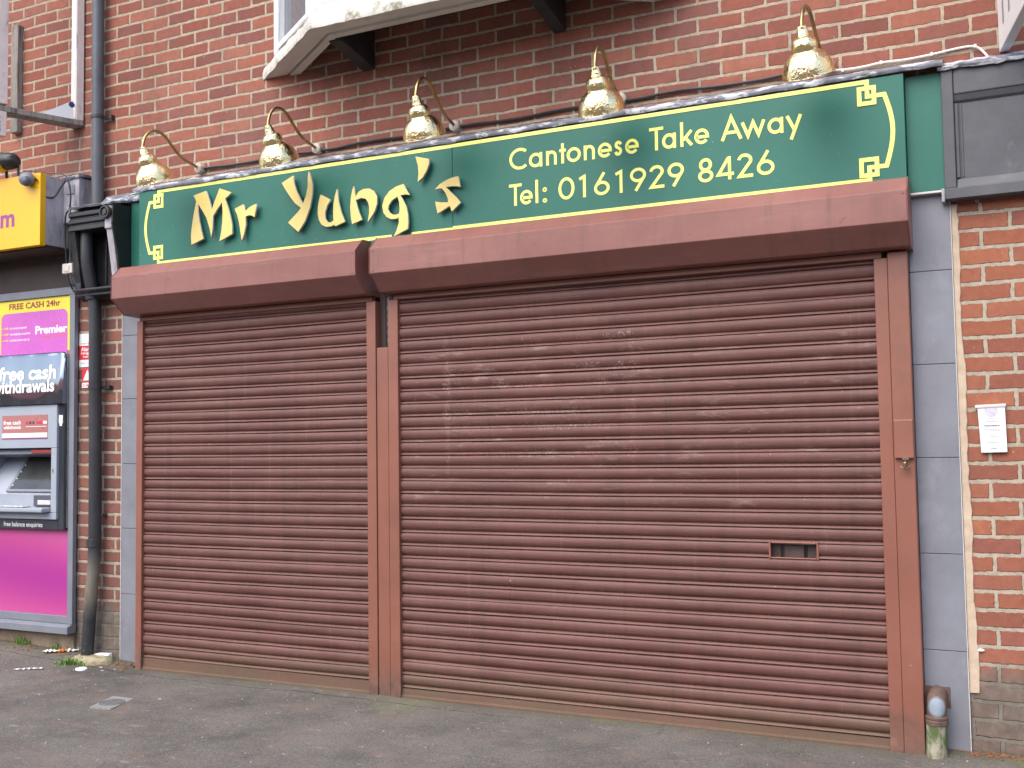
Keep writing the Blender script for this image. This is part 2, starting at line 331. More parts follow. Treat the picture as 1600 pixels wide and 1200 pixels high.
def asphalt():
    m = N('asphalt_pavement'); p = m.pos(); x, y, z = m.sep(p)
    f, _ = m.noise(p, 1.6, 5, .65)
    c = m.ramp(f, [(.3, (.086, .082, .071)), (.5, (.138, .131, .116)), (.72, (.205, .190, .170))])
    v = m.n('ShaderNodeTexVoronoi'); v.inputs['Scale'].default_value = 190; m.l(p, v.inputs['Vector'])
    sx = m.sep(v.outputs['Color'])[0]
    c = m.mix(m.ramp(sx, [(.72, 0.), (.95, .55)]), c, (.25, .21, .19))
    c = m.mix(m.ramp(sx, [(.05, .5), (.25, 0.)]), c, (.045, .04, .04))
    # reddish worn patches and damp grey ones
    f2, _ = m.noise(m.vscale(p, (1, 1.8, 1)), 3.4, 5, .7)
    c = m.mix(m.ramp(f2, [(.50, 0.), (.66, .7)]), c, (.19, .148, .125))
    f8, _ = m.noise(p, 2.3, 5, .7)
    c = m.mix(m.ramp(f8, [(.55, 0.), (.7, .6)]), c, (.062, .060, .058))
    # trodden gum and flecks
    f3, _ = m.noise(m.vscale(p, (1, 1.3, 1)), 17, 3, .62)
    c = m.mix(m.ramp(f3, [(.705, 0.), (.73, .7)]), c, (.36, .33, .30))
    f5, _ = m.noise(p, 48, 2, .5)
    c = m.mix(m.ramp(f5, [(.72, 0.), (.74, .6)]), c, (.30, .285, .26))
    # pale scuffs and flattened gum, patchy coarse grain
    fw_, _ = m.noise(m.vscale(p, (1, 2.0, 1)), 6.5, 6, .72)
    c = m.mix(m.ramp(fw_, [(.615, 0.), (.65, .5)]), c, (.31, .295, .27))
    fg_, _ = m.noise(p, 130, 3, .7)
    c = m.mix(m.ramp(fg_, [(.30, .75), (.48, 0.)]), c, (.05, .047, .042))
    c = m.mix(m.ramp(fg_, [(.56, 0.), (.75, .5)]), c, (.29, .26, .235))
    # a moss and silt line along the wall foot, edge broken up
    f4, _ = m.noise(p, 6.5, 5, .7)
    near = m.math('ADD', y, m.math('MULTIPLY', f4, .34))
    ms = m.ramp(near, [(-.12, 0.), (.14, .85)])
    c = m.mix(ms, c, m.ramp(f4, [(.35, (.062, .056, .040)), (.56, (.105, .098, .062)), (.72, (.14, .155, .065))]))
    f6, _ = m.noise(p, 5, 4, .6)
    pm = m.n('ShaderNodeVectorMath', operation='DISTANCE'); m.l(p, pm.inputs[0]); pm.inputs[1].default_value = (-2.9, -.19, 0)
    gr = m.ramp(m.math('ADD', pm.outputs['Value'], m.math('MULTIPLY', f6, .5)), [(.26, .5), (.46, 0.)])
    c = m.mix(gr, c, (.19, .20, .11))
    # the old saw cut and patch line in front of the narrow shutter, and hair cracks
    fk, _ = m.noise(p, 4.5, 4, .65)
    yy = m.math('ADD', m.math('ADD', y, .175), m.math('MULTIPLY', m.math('SUBTRACT', fk, .5), .10))
    ck = m.math('MULTIPLY', m.math('LESS_THAN', m.math('ABSOLUTE', yy), .005), m.math('LESS_THAN', x, -2.2))
    c = m.mix(m.math('MULTIPLY', ck, .75), c, (.03, .028, .024))
    vc = m.n('ShaderNodeTexVoronoi', feature='DISTANCE_TO_EDGE'); vc.inputs['Scale'].default_value = .85
    _, wc_ = m.noise(p, 5, 4, .6); wv_ = m.n('ShaderNodeVectorMath', operation='MULTIPLY_ADD'); m.l(wc_, wv_.inputs[0]); wv_.inputs[1].default_value = (.22, .22, 0); m.l(p, wv_.inputs[2]); m.l(wv_.outputs[0], vc.inputs['Vector'])
    c = m.mix(m.ramp(vc.outputs['Distance'], [(.001, .28), (.005, 0.)]), c, (.055, .05, .045))
    m.set(c, m.math('MULTIPLY_ADD', f, .2, .78), 0, .3)
    h2 = m.math('ADD', m.math('MULTIPLY', sx, .5), m.math('MULTIPLY', f4, .6))
    n1 = m.bump(h2, .8, .005); m.bump(f, .35, .03, n1)
    return m.m
M_['asphalt'] = asphalt()
M_['road'] = plain('road_asphalt', (.06, .06, .062), .85, .2, 4)
for mm in bpy.data.materials: M_.setdefault(mm.name, mm)
# ------------------------------------------------------------ mesh helpers
ORI = {}
class MB:
    def __init__(s): s.v = []; s.f = []
    def poly(s, pts):
        b = len(s.v); s.v += [tuple(p) for p in pts]; s.f.append(tuple(range(b, b + len(pts))))
    def box(s, x0, x1, y0, y1, z0, z1):
        b = len(s.v)
        s.v += [(x, y, z) for x in (x0, x1) for y in (y0, y1) for z in (z0, z1)]
        for q in ((0, 1, 3, 2), (4, 6, 7, 5), (0, 4, 5, 1), (2, 3, 7, 6), (0, 2, 6, 4), (1, 5, 7, 3)): s.f.append(tuple(b + i for i in q))
        return s
    def prism(s, a, b):
        """two matching rings joined into a solid"""
        n = len(a); o = len(s.v); s.v += [tuple(p) for p in a] + [tuple(p) for p in b]
        s.f.append(tuple(o + i for i in reversed(range(n)))); s.f.append(tuple(o + n + i for i in range(n)))
        for i in range(n): j = (i + 1) % n; s.f.append((o + i, o + j, o + n + j, o + n + i))
        return s
    def prism_x(s, yz, x0, x1): return s.prism([(x0, y, z) for y, z in yz], [(x1, y, z) for y, z in yz])
    def prism_y(s, xz, y0, y1): return s.prism([(x, y0, z) for x, z in xz], [(x, y1, z) for x, z in xz])
    def tube(s, pts, r, seg=12, cap=True):
        pts = [Vector(p) for p in pts]; n = len(pts); o = len(s.v)
        rr = r if isinstance(r, (list, tuple)) else [r] * n
        ref = None
        for i, p in enumerate(pts):
            t = (pts[min(i + 1, n - 1)] - pts[max(i - 1, 0)]).normalized()
            if ref is None: ref = Vector((1, 0, 0)) if abs(t.x) < .8 else Vector((0, 0, 1))
            a = (ref - t * ref.dot(t)).normalized(); ref = a; b = t.cross(a)
            for k in range(seg):
                an = 2 * math.pi * k / seg; s.v.append(tuple(p + (a * math.cos(an) + b * math.sin(an)) * rr[i]))
        for i in range(n - 1):
            for k in range(seg):
                k2 = (k + 1) % seg
                s.f.append((o + i * seg + k, o + i * seg + k2, o + (i + 1) * seg + k2, o + (i + 1) * seg + k))
        if cap:
            s.f.append(tuple(o + k for k in reversed(range(seg)))); s.f.append(tuple(o + (n - 1) * seg + k for k in range(seg)))
        return s
    def lathe(s, prof, org, axis, seg=32, jit=0):
        """prof: (radius, distance along axis)"""
        ax = Vector(axis).normalized(); a = Vector((1, 0, 0)); a = (a - ax * a.dot(ax)).normalized(); b = ax.cross(a); o = len(s.v); og = Vector(org)
        for r, d in prof:
            for k in range(seg):
                an = 2 * math.pi * k / seg; s.v.append(tuple(og + ax * d + (a * math.cos(an) + b * math.sin(an)) * max(r, 1e-4)))
        for i in range(len(prof) - 1):
            for k in range(seg):
                k2 = (k + 1) % seg; s.f.append((o + i * seg + k, o + i * seg + k2, o + (i + 1) * seg + k2, o + (i + 1) * seg + k))
        return s
    def blob(s, c, r, seg=16, rings=9):
        o = len(s.v)
        for i in range(rings + 1):
            th = math.pi * i / rings
            for k in range(seg):
                an = 2 * math.pi * k / seg
                s.v.append((c[0] + r[0] * math.sin(th) * math.cos(an), c[1] + r[1] * math.sin(th) * math.sin(an), c[2] + r[2] * math.cos(th)))
        for i in range(rings):
            for k in range(seg):
                k2 = (k + 1) % seg; s.f.append((o + i * seg + k, o + (i + 1) * seg + k, o + (i + 1) * seg + k2, o + i * seg + k2))
        return s
    def build(s, name, mat, parent=None, smooth=False, bevel=0., org=None, angle=40):
        po = ORI.get(parent, Vector((0, 0, 0))) if parent else Vector((0, 0, 0))
        og = Vector(org) if org is not None else (po if parent else Vector((0, 0, 0)))
        me = bpy.data.meshes.new(name)
        me.from_pydata([tuple(Vector(v) - og) for v in s.v], [], s.f)
        bm = bmesh.new(); bm.from_mesh(me); bmesh.ops.remove_doubles(bm, verts=bm.verts, dist=1e-6)
        bmesh.ops.recalc_face_normals(bm, faces=bm.faces); bm.to_mesh(me); bm.free()
        me.materials.append(M_[mat] if isinstance(mat, str) else mat)
        o = bpy.data.objects.new(name, me); COL.objects.link(o)
        o.location = og - po if parent else og
        if parent: o.parent = parent
        ORI[o] = og
        if bevel:
            b = o.modifiers.new('bevel', 'BEVEL'); b.width = bevel; b.segments = 2; b.limit_method = 'ANGLE'; b.angle_limit = R(35)
        if smooth:
            for p in me.polygons: p.use_smooth = True
            if angle < 180:
                import bpy as _b
                bm = bmesh.new(); bm.from_mesh(me)
                for e in bm.edges:
                    if len(e.link_faces) == 2 and e.calc_face_angle(0) > R(angle): e.smooth = False
                bm.to_mesh(me); bm.free()
        return o
def B(*a): return MB().box(*a)
def tag(o, label=None, cat=None, group=None, kind=None):
    if label: o['label'] = label
    if cat: o['category'] = cat
    if group: o['group'] = group
    if kind: o['kind'] = kind
    return o
def thing(name, label, cat, loc, group=None):
    o = bpy.data.objects.new(name, None); COL.objects.link(o); o.location = loc; o.empty_display_size = .1
    ORI[o] = Vector(loc); return tag(o, label, cat, group)
def smoothstep(a, b, x):
    t = max(0, min(1, (x - a) / (b - a))); return t * t * (3 - 2 * t)
def catmull(pts, n=6):
    out = []; P = [Vector(p) for p in pts]
    for i in range(len(P) - 1):
        p0, p1, p2, p3 = P[max(i - 1, 0)], P[i], P[i + 1], P[min(i + 2, len(P) - 1)]
        for k in range(n):
            t = k / n
            out.append(.5 * ((2 * p1) + (p2 - p0) * t + (2 * p0 - 5 * p1 + 4 * p2 - p3) * t * t + (3 * p1 - p0 - 3 * p2 + p3) * t ** 3))
    out.append(P[-1]); return out
def text(name, s, x0, x1, zb, cap, y, mat, parent, bold=0., drop=0., axes=None):
    """flat printed words facing the street, fitted between x0 and x1 with capitals (or the tallest letter) cap high"""
    cu = bpy.data.curves.new(name, 'FONT'); cu.body = s; cu.size = 1; cu.offset = bold; cu.resolution_u = 6
    o = bpy.data.objects.new(name, cu); COL.objects.link(o)
    dg = bpy.context.evaluated_depsgraph_get(); me = bpy.data.meshes.new_from_object(o.evaluated_get(dg)); me.name = name
    bpy.data.objects.remove(o); bpy.data.curves.remove(cu)
    xs = [v.co.x for v in me.vertices]; lo, hi = min(xs), max(xs)
    top = max(v.co.y for v in me.vertices)
    og = ORI[parent]
    for v in me.vertices:
        X = x0 + (v.co.x - lo) / (hi - lo) * (x1 - x0); Z = zb + v.co.y / top * cap
        Z -= drop * (v.co.x - lo) / (hi - lo)
        if axes is None: v.co = Vector((X, y, Z)) - og
        else:
            o3, ux, uz = (Vector(q) for q in axes); v.co = o3 + ux * (X - x0) + uz * (Z - zb) - og
    me.materials.clear(); me.materials.append(M_[mat])
    ob = bpy.data.objects.new(name, me); COL.objects.link(ob); ob.parent = parent; ORI[ob] = og
    return ob
def ribbon(mb, pts, w, y0, y1, closed=False):
    """a stroke of even width drawn in the X-Z plane and given a little thickness"""
    P = [Vector((p[0], p[1])) for p in pts]; n = len(P); Lp, Rp = [], []
    for i in range(n):
        if closed: a, b, c = P[i - 1], P[i], P[(i + 1) % n]
        else: a, b, c = P[max(i - 1, 0)], P[i], P[min(i + 1, n - 1)]
        d1 = (b - a).normalized() if (b - a).length > 1e-9 else (c - b).normalized()
        d2 = (c - b).normalized() if (c - b).length > 1e-9 else d1
        n1 = Vector((-d1.y, d1.x)); n2 = Vector((-d2.y, d2.x)); m = n1 + n2
        m = n1 if m.length < 1e-6 else m.normalized(); k = 1 / max(.35, m.dot(n1))
        Lp.append(b + m * (w / 2 * k)); Rp.append(b - m * (w / 2 * k))
    rng = range(n) if closed else range(n - 1)
    o = len(mb.v)
    for i in range(n):
        for q in (Lp[i], Rp[i]):
            for y in (y0, y1): mb.v.append((q.x, y, q.y))
    for i in rng:
        j = (i + 1) % n; a, b = o + 4 * i, o + 4 * j
        mb.f += [(a, b, b + 2, a + 2), (a, a + 1, b + 1, b), (a + 2, b + 2, b + 3, a + 3), (a + 1, a + 3, b + 3, b + 1)]
    if not closed:
        a = o; mb.f.append((a, a + 2, a + 3, a + 1)); a = o + 4 * (n - 1); mb.f.append((a, a + 1, a + 3, a + 2))
    return mb
def arc(cx, cy, rx, ry, a0, a1, n=20):
    return [(cx + rx * math.cos(R(a0 + (a1 - a0) * i / n)), cy + ry * math.sin(R(a0 + (a1 - a0) * i / n))) for i in range(n + 1)]
def glyph(ch, w, cap, t):
    """geometric sans strokes as centre lines, (points, closed); box is w wide, capitals cap high"""
    xh = cap * .665; r = t / 2; m = w / 2
    if ch == 'C':
        rx = (w - t * .75) / 1.66; return [(arc(r + rx, cap / 2, rx, cap / 2 - r, 48, 312, 28), 0)]
    if ch == 'a': return [(arc(m, xh / 2, m - r, xh / 2 - r, 0, 360, 28)[:-1], 1), ([(w - r, 0), (w - r, xh)], 0)]
    if ch == 'n':
        rx = (w - t) / 2; return [([(r, 0), (r, xh)], 0), ([(r, xh * .3)] + arc(m, xh - r - rx * 1.05, rx, rx * 1.05, 180, 0, 16) + [(w - r, 0)], 0)]
    if ch == 't': return [([(m, 0), (m, cap * .92)], 0), ([(0, xh - r), (w, xh - r)], 0)]
    if ch == 'o': return [(arc(m, xh / 2, m - r, xh / 2 - r, 0, 360, 28)[:-1], 1)]
    if ch == 'e': return [([(r * 1.4, xh * .47), (w - r, xh * .47)] + arc(m, xh / 2, m - r, xh / 2 - r, -4, 322, 28)[1:], 0)]
    if ch == 's':
        q = [(.90, .80), (.74, .95), (.5, 1), (.26, .94), (.15, .77), (.26, .62), (.5, .53), (.75, .42), (.87, .25), (.74, .07), (.48, 0), (.22, .05), (.06, .22)]
        return [([(p.x, p.y) for p in catmull([(r + x * (w - t), r + y * (xh - t), 0) for x, y in q], 4)], 0)]
    if ch == 'T': return [([(0, cap - r), (w, cap - r)], 0), ([(m, 0), (m, cap - t)], 0)]
    if ch == 'k': return [([(r, 0), (r, cap * 1.06)], 0), ([(t, xh * .42), (w * .88, xh * .99)], 0), ([(w * .36, xh * .60), (w - r, r * .3)], 0)]
    if ch == 'A': return [([(r * .9, 0), (m, cap - r * .6), (w - r * .9, 0)], 0), ([(w * .2, cap * .32), (w * .8, cap * .32)], 0)]
    if ch == 'w': return [([(r * .8, xh), (w * .28, r * 1.2), (m, xh * .92), (w * .72, r * 1.2), (w - r * .8, xh)], 0)]
    if ch == 'y': return [([(r * .8, xh), (w * .53, xh * .06)], 0), ([(w - r * .8, xh), (w * .30, -xh * .50)], 0)]
    if ch == 'l': return [([(m, 0), (m, cap * 1.06)], 0)]
    if ch == ':': return [(arc(m, r * 1.2, r * .6, r * .6, 0, 360, 12)[:-1], 1), (arc(m, xh * .86, r * .6, r * .6, 0, 360, 12)[:-1], 1)]
    if ch == '0': return [(arc(m, cap / 2, m - r, cap / 2 - r, 0, 360, 32)[:-1], 1)]
    if ch == '1': return [([(w - r, 0), (w - r, cap - r), (0, cap * .90 - r)], 0)]
    if ch == '6': return [(arc(m, cap * .315, m - r, cap * .315 - r, 0, 360, 28)[:-1], 1), ([(r * 1.6, cap * .44), (w * .66, cap)], 0)]
    if ch == '9': return [(arc(m, cap * .685, m - r, cap * .315 - r, 0, 360, 28)[:-1], 1), ([(w - r * 1.6, cap * .56), (w * .34, 0)], 0)]
    if ch == '2': return [(arc(m, cap * .72, m - r * 1.3, cap * .28 - r, 172, -22, 18) + [(r * 1.5, r), (w, r)], 0)]
    if ch == '8': return [(arc(m, cap * .74, m * .86 - r, cap * .26 - r * .7, 0, 360, 24)[:-1], 1), (arc(m, cap * .27, m - r, cap * .27 - r, 0, 360, 24)[:-1], 1)]
    if ch == '4': return [([(w * .76, 0), (w * .76, cap - r * .5)], 0), ([(w * .76 - r * .6, cap - r * 1.2), (r * 1.2, cap * .24), (w, cap * .24)], 0)]
def stroke_line(name, items, zb, cap, t, y, mat, parent):
    mb = MB(); k = 0
    for ch, xa, xb in items:
        for pts, closed in glyph(ch, xb - xa, cap, t):
            k += 1; ribbon(mb, [(xa + px, zb + pz) for px, pz in pts], t, y - .0008 - .0003 * (k % 5), y, bool(closed))
    return mb.build(name, mat, parent)

# ------------------------------------------------------------ ground
def gz(x, y):
    rise = max(0., -4.9 - x) * .05; rise = min(rise, .12) * (.45 + .55 * smoothstep(-1.5, -.1, y))
    fil = .028 * smoothstep(-.16, .0, y + .01 * math.sin(x * 9)) * (1 if (x < -4.93 or x > -.33) else .35)
    return rise + fil + .004 * math.sin(x * 3.1 + y * 2) * math.cos(y * 4.3) - .018 * smoothstep(-.3, -1.8, y)
g = MB()
xs = [-300, -60, -20] + [-9 + i * .1 for i in range(116)] + [6, 20, 60, 300]
ys = [-300, -60, -20, -8, -5, -3.5, -2.6] + [-2.2 + i * .06 for i in range(40)]
for x in xs:
    for y in ys: g.v.append((x, y, gz(x, y) if -10 < x < 4 else gz(max(-10, min(4, x)), y)))
ny = len(ys)
for i in range(len(xs) - 1):
    for j in range(ny - 1): g.f.append((i * ny + j, (i + 1) * ny + j, (i + 1) * ny + j + 1, i * ny + j + 1))
pav = g.build('pavement', 'asphalt', smooth=True, angle=180); tag(pav, kind='structure')

# ------------------------------------------------------------ brick building
bld = thing('brick_building', 'red brick two storey shop building with pale mortar behind the shutters and signs', 'building', (-2.6, .15, 0))
w = MB(); w.box(-10, 4, 0, .3, 2.40, 6.2); w.build('wall', 'brick', bld)
B(-.20, 4, .001, .301, -.2, 2.399).build('pier', 'brick_pr', bld)
B(-5.545, -4.93, .001, .301, -.2, 2.399).build('pier', 'brick_pl', bld)
B(-10, -5.5455, .215, .30, .179, 2.399).build('back_board', 'interior', bld)
B(-10, -5.515, -.022, .30, -.2, .178).build('plinth', 'plinth', bld, bevel=.006)
B(-5.2, -.1, .5, .55, -.2, 2.39).build('back_board', 'interior', bld)
# ground-floor shop front seen through the letter slot
sf = thing('shop_front', 'dark brown door and panels seen through the slot of the wide shutter', 'shop front', (-1, .2, 0))
for a_, b_, d_ in ((-1.20, -.945, .0), (-.930, -.838, -.006), (-.826, -.5, .004)): B(a_, b_, -.018 + d_, .05, .3, .884).build('door_panel', 'interior', sf, bevel=.004)
for a_, b_ in ((-.9445, -.9305), (-.8375, -.8265)): B(a_, b_, -.012, .05, .3, .884).build('stile', 'black', sf)
B(-1.2, -.5, -.030, .05, .8845, .94).build('rail', 'greyboard', sf)

# bay window -----------------------------------------------------------------
bay = thing('bay_window', 'white framed bay window over black timber brackets above the green sign', 'bay window', (-2.6, 0, 3.608))
ZS = 3.608
def mir(p): return (-5.214 - p[0], p[1])
outer = [(-3.976, 0), (-3.263, -.495)]; inner = [(-3.70, 0), (-3.20, -.352)]; step = [(-3.795, 0), (-3.222, -.402)]
def ring(o, i, z0, z1):
    m = MB()
    P = [o[0], o[1], mir(o[1]), mir(o[0])]; Q = [i[0], i[1], mir(i[1]), mir(i[0])]
    for k in range(3):
        a, b, c, d = P[k], P[k + 1], Q[k + 1], Q[k]
        m.prism([(q[0], q[1], z0) for q in (a, b, c, d)], [(q[0], q[1], z1) for q in (a, b, c, d)])
    return m
ring(outer, step, ZS, ZS + .02).build('soffit_board', 'soffit', bay)
ring([(q[0] + .012, q[1] + .004) for q in step], inner, ZS - .012, ZS + .02).build('soffit_board', 'soffit', bay)
# sill nose with a rough mossy drip
m = MB(); P = [outer[0], outer[1], mir(outer[1]), mir(outer[0])]
rn = random.Random(3)
pts = []
for k in range(3):
    n = 14 if k != 1 else 30
    for i in range(n): t = i / n; pts.append((P[k][0] * (1 - t) + P[k + 1][0] * t, P[k][1] * (1 - t) + P[k + 1][1] * t))
pts.append(P[3])
o = len(m.v)
for i, (x, y) in enumerate(pts):
    j = rn.uniform(-.005, .005); tz = .062 + rn.uniform(-.008, .01)
    nx, nyv = (0, -1) if 14 <= i <= 44 else ((-.57, -.82) if i < 14 else (.57, -.82))
    m.v += [(x + nx * (.004 + j), y + nyv * (.004 + j), ZS - .004), (x + nx * (.010 + j), y + nyv * (.010 + j), ZS + .030), (x + nx * (.002 + j), y + nyv * (.002 + j), ZS + tz), (x - nx * .09, y - nyv * .09, ZS + .085), (x - nx * .09, y - nyv * .09, ZS + .022)]
for i in range(len(pts) - 1):
    for k in range(5): a = o + i * 5 + k; b = o + i * 5 + (k + 1) % 5; m.f.append((a, b, b + 5, a + 5))
m.build('sill', 'sill', bay, smooth=True, angle=50)
# frames and panes: two canted sides and the front
def wall_frame(a, b, z0, z1, splits, st, side):
    a = Vector((*a, 0)); b = Vector((*b, 0)); d = (b - a); L = d.length; d.normalize(); nrm = Vector((d.y, -d.x, 0))
    if nrm.y > 0: nrm = -nrm
    def bx(mb, s0, s1, q0, q1, za, zb):
        r = [a + d * s0 + nrm * q0, a + d * s1 + nrm * q0, a + d * s1 + nrm * q1, a + d * s0 + nrm * q1]
        mb.prism([(*p.xy, za) for p in r], [(*p.xy, zb) for p in r])
    m = MB(); bx(m, 0, L, -.05, 0, z0, z0 + st); bx(m, 0, L, -.05, 0, z1 - st, z1)
    for s0, s1 in splits: bx(m, s0, s1, -.051, .001, z0 + st, z1 - st)
    fr = m.build('window_frame', 'upvc', bay, bevel=.006)
    m2 = MB(); s_prev = None
    for (s0, s1), (t0, t1) in zip(splits[:-1], splits[1:]):
        m3 = MB(); bx(m3, s1 + .0, s1 + .028, -.03, .014, z0 + st, z1 - st); bx(m3, t0 - .028, t0, -.03, .014, z0 + st, z1 - st)
        bx(m3, s1 + .028, t0 - .028, -.03, .014, z0 + st, z0 + st + .03)
        m3.build('bead', 'upvc', fr, bevel=.004)
        bx(m2, s1, t0, -.035, -.025, z0 + st, z1 - st)
    m2.build('pane', side, fr)
    return fr
C0, C1 = (-3.90, 0), (-3.225, -.455)
Ls = math.hypot(C1[0] - C0[0], C1[1] - C0[1])
wall_frame(C0, C1, ZS + .075, 4.85, [(0, .10), (Ls - .17, Ls)], .06, 'pane_dark')
wall_frame(mir(C1), mir(C0), ZS + .075, 4.85, [(0, .17), (Ls - .10, Ls)], .06, 'pane_dark')
wall_frame(C1, mir(C1), ZS + .075, 4.85, [(0, .16), (.66, .74), (1.07, 1.23)], .07, 'net')
# dark deck and brackets
m = MB(); q = [(-3.72, .0), (-3.22, -.345), mir((-3.22, -.345)), mir((-3.72, 0))]
m.prism([(x, y, 3.76) for x, y in q], [(x, y, 3.80) for x, y in q]); m.build('deck', 'darkwood', bay)
for bx0, bx1 in ((-3.255, -3.172), (-2.055, -1.985)):
    m = MB(); m.prism_x([(0, 3.53), (0, 3.759), (-.34, 3.759), (-.34, 3.585), (-.24, 3.575)], bx0, bx1)
    br = m.build('bracket', 'darkwood', bay, bevel=.006)
    MB().lathe([(.001, -.003), (.012, -.003), (.012, .004)], (bx1 + .001, -.27, 3.64), (1, 0, 0), 10).build('bolt', 'steel', br)
m = MB(); m.box(-3.05, -2.85, -.22, -.19, 3.70, 3.745); m.box(-2.82, -2.62, -.20, -.16, 3.725, 3.757)
m.build('split_batten', 'soffit', bay)

# ------------------------------------------------------------ tiled pilasters
def tiles(name, label, x0, x1, joints, ztop, zbot, trims):
    t = thing(name, label, 'pilaster', ((x0 + x1) / 2, 0, 0))
    zs = [zbot] + list(joints) + [ztop]
    B(x0 + .002, x1 - .002, -.008, .02, zbot, ztop - .002).build('grout', 'grout', t)
    for a, b in zip(zs[:-1], zs[1:]): B(x0, x1, -.014, -.004, a + .0016, b - .0016).build('tile', 'tile', t, bevel=.0012)
    m = MB()
    for a, b in trims: m.box(a, b, -.0165, .004, zbot, ztop)
    m.build('edge_trim', 'trim', t); return t
tiles('tiled_pilaster', 'narrow strip of grey tiles between the brick pier and the left shutter', -5.108, -4.917, (.45, .865, 1.276, 1.692, 2.101), 2.40, .02, [(-5.1125, -5.1085)])
tp = tiles('tiled_pilaster', 'wide strip of grey tiles at the right of the wide shutter', -.341, -.166, (.443, .862, 1.283, 1.696, 2.112), 2.458, .0, [(-.1655, -.1620)])
m = MB(); rn = random.Random(5); n = 60
for i in range(n + 1):
    z = .27 + (2.40 - .27) * i / n; xr = -.137 + .012 * (1 - i / n) + rn.uniform(-.0035, .0035) + .003 * math.sin(i * .37)
    m.v += [(-.160, -.010, z), (xr, -.007, z), (xr + .003, .004, z), (-.160, .004, z)]
for i in range(n):
    for k in range(4): a = i * 4 + k; b = i * 4 + (k + 1) % 4; m.f.append((a, b, b + 4, a + 4))
m.build('mortar_fillet', 'mortar', tp)
m = MB(); m.box(-.347, -.238, -.0162, -.013, .195, .287); m.build('cut_hole_patch', 'clay', tp)

# ------------------------------------------------------------ fascia sign
sg = thing('fascia_sign', 'long green takeaway sign with gold raised name and yellow lettering', 'sign', (-2.6, -.05, 2.46))
m = MB(); m.box(-4.885, -2.6235, -.10, -.062, 2.455, 2.997); m.box(-2.6215, -.332, -.10, -.062, 2.455, 2.995)
m.build('panel', 'green', sg, bevel=.0025)
B(-5.0, -4.886, -.052, .0, 2.455, 3.010).build('end_panel', 'green', sg, bevel=.002)
B(-.331, -.1785, -.052, .0, 2.462, 2.990).build('end_panel', 'green', sg, bevel=.002)
B(-4.88, -.335, -.061, -.002, 2.46, 2.99).build('back_box', 'darkwood', sg)
B(-.333, -.168, -.056, -.0, 2.452, 2.461).build('trim_strip', 'trim', sg)
LW = .0195; YB = -.1001
xl, xr_, zt, zb_ = -4.722, -.487, 2.983, 2.530
def border(nm, paths):
    m = MB()
    for k, (p, c) in enumerate(paths): ribbon(m, p, LW, YB - .0010 - .0005 * (k % 7), YB, c)
    return m.build(nm, 'yline', sg)
arcL = [(-4.795 - .034 * math.sin(math.pi * i / 16), 2.919 - (2.919 - 2.598) * i / 16) for i in range(17)]
arcR = [(-.414 + .031 * math.sin(math.pi * i / 16), 2.913 - (2.913 - 2.588) * i / 16) for i in range(17)]
# ornament loops: the border line steps in, turns and runs out into the bowed end
border('border', [
    ([(-2.622, zt), (xl, zt), (xl, 2.919)] + arcL + [(xl, 2.598), (xl, zb_), (-3.009, zb_ - .003)], False),
    ([(-2.881, zb_ - .003), (-2.622, zb_ - .003)], False),
    ([(-2.622, zb_ + .003), (xr_, zb_), (xr_, 2.588)] + arcR[::-1] + [(xr_, 2.913), (xr_, zt - .002), (-2.622, zt)], False),
    ([(-4.752, 2.958), (-4.690, 2.958), (-4.690, 2.886), (-4.752, 2.886)], True),
    ([(-4.752, 2.631), (-4.690, 2.631), (-4.690, 2.561), (-4.752, 2.561)], True),
    ([(-.521, 2.951), (-.458, 2.951), (-.458, 2.882), (-.521, 2.882)], True),
    ([(-.521, 2.624), (-.455, 2.624), (-.455, 2.553), (-.521, 2.553)], True)])
LINE1 = [('C', -2.28, -2.18), ('a', -2.167, -2.091), ('n', -2.069, -2.01), ('t', -1.995, -1.959), ('o', -1.954, -1.877), ('n', -1.86, -1.801), ('e', -1.784, -1.71), ('s', -1.699, -1.651), ('e', -1.639, -1.568), ('T', -1.513, -1.441), ('a', -1.448, -1.378), ('k', -1.356, -1.292), ('e', -1.286, -1.214), ('A', -1.157, -1.054), ('w', -1.059, -0.945), ('a', -0.935, -0.862), ('y', -0.85, -0.776)]
LINE2 = [('T', -2.284, -2.211), ('e', -2.22, -2.149), ('l', -2.133, -2.116), (':', -2.091, -2.069), ('0', -2.003, -1.915), ('1', -1.887, -1.853), ('6', -1.808, -1.725), ('1', -1.693, -1.657), ('9', -1.617, -1.534), ('2', -1.519, -1.441), ('9', -1.424, -1.342), ('8', -1.272, -1.198), ('4', -1.183, -1.099), ('2', -1.084, -1.008), ('6', -0.99, -0.908)]
stroke_line('lettering', LINE1, 2.802, .114, .0152, -.1001, 'yline', sg)
stroke_line('lettering', LINE2, 2.613, .115, .0152, -.1001, 'yline', sg)
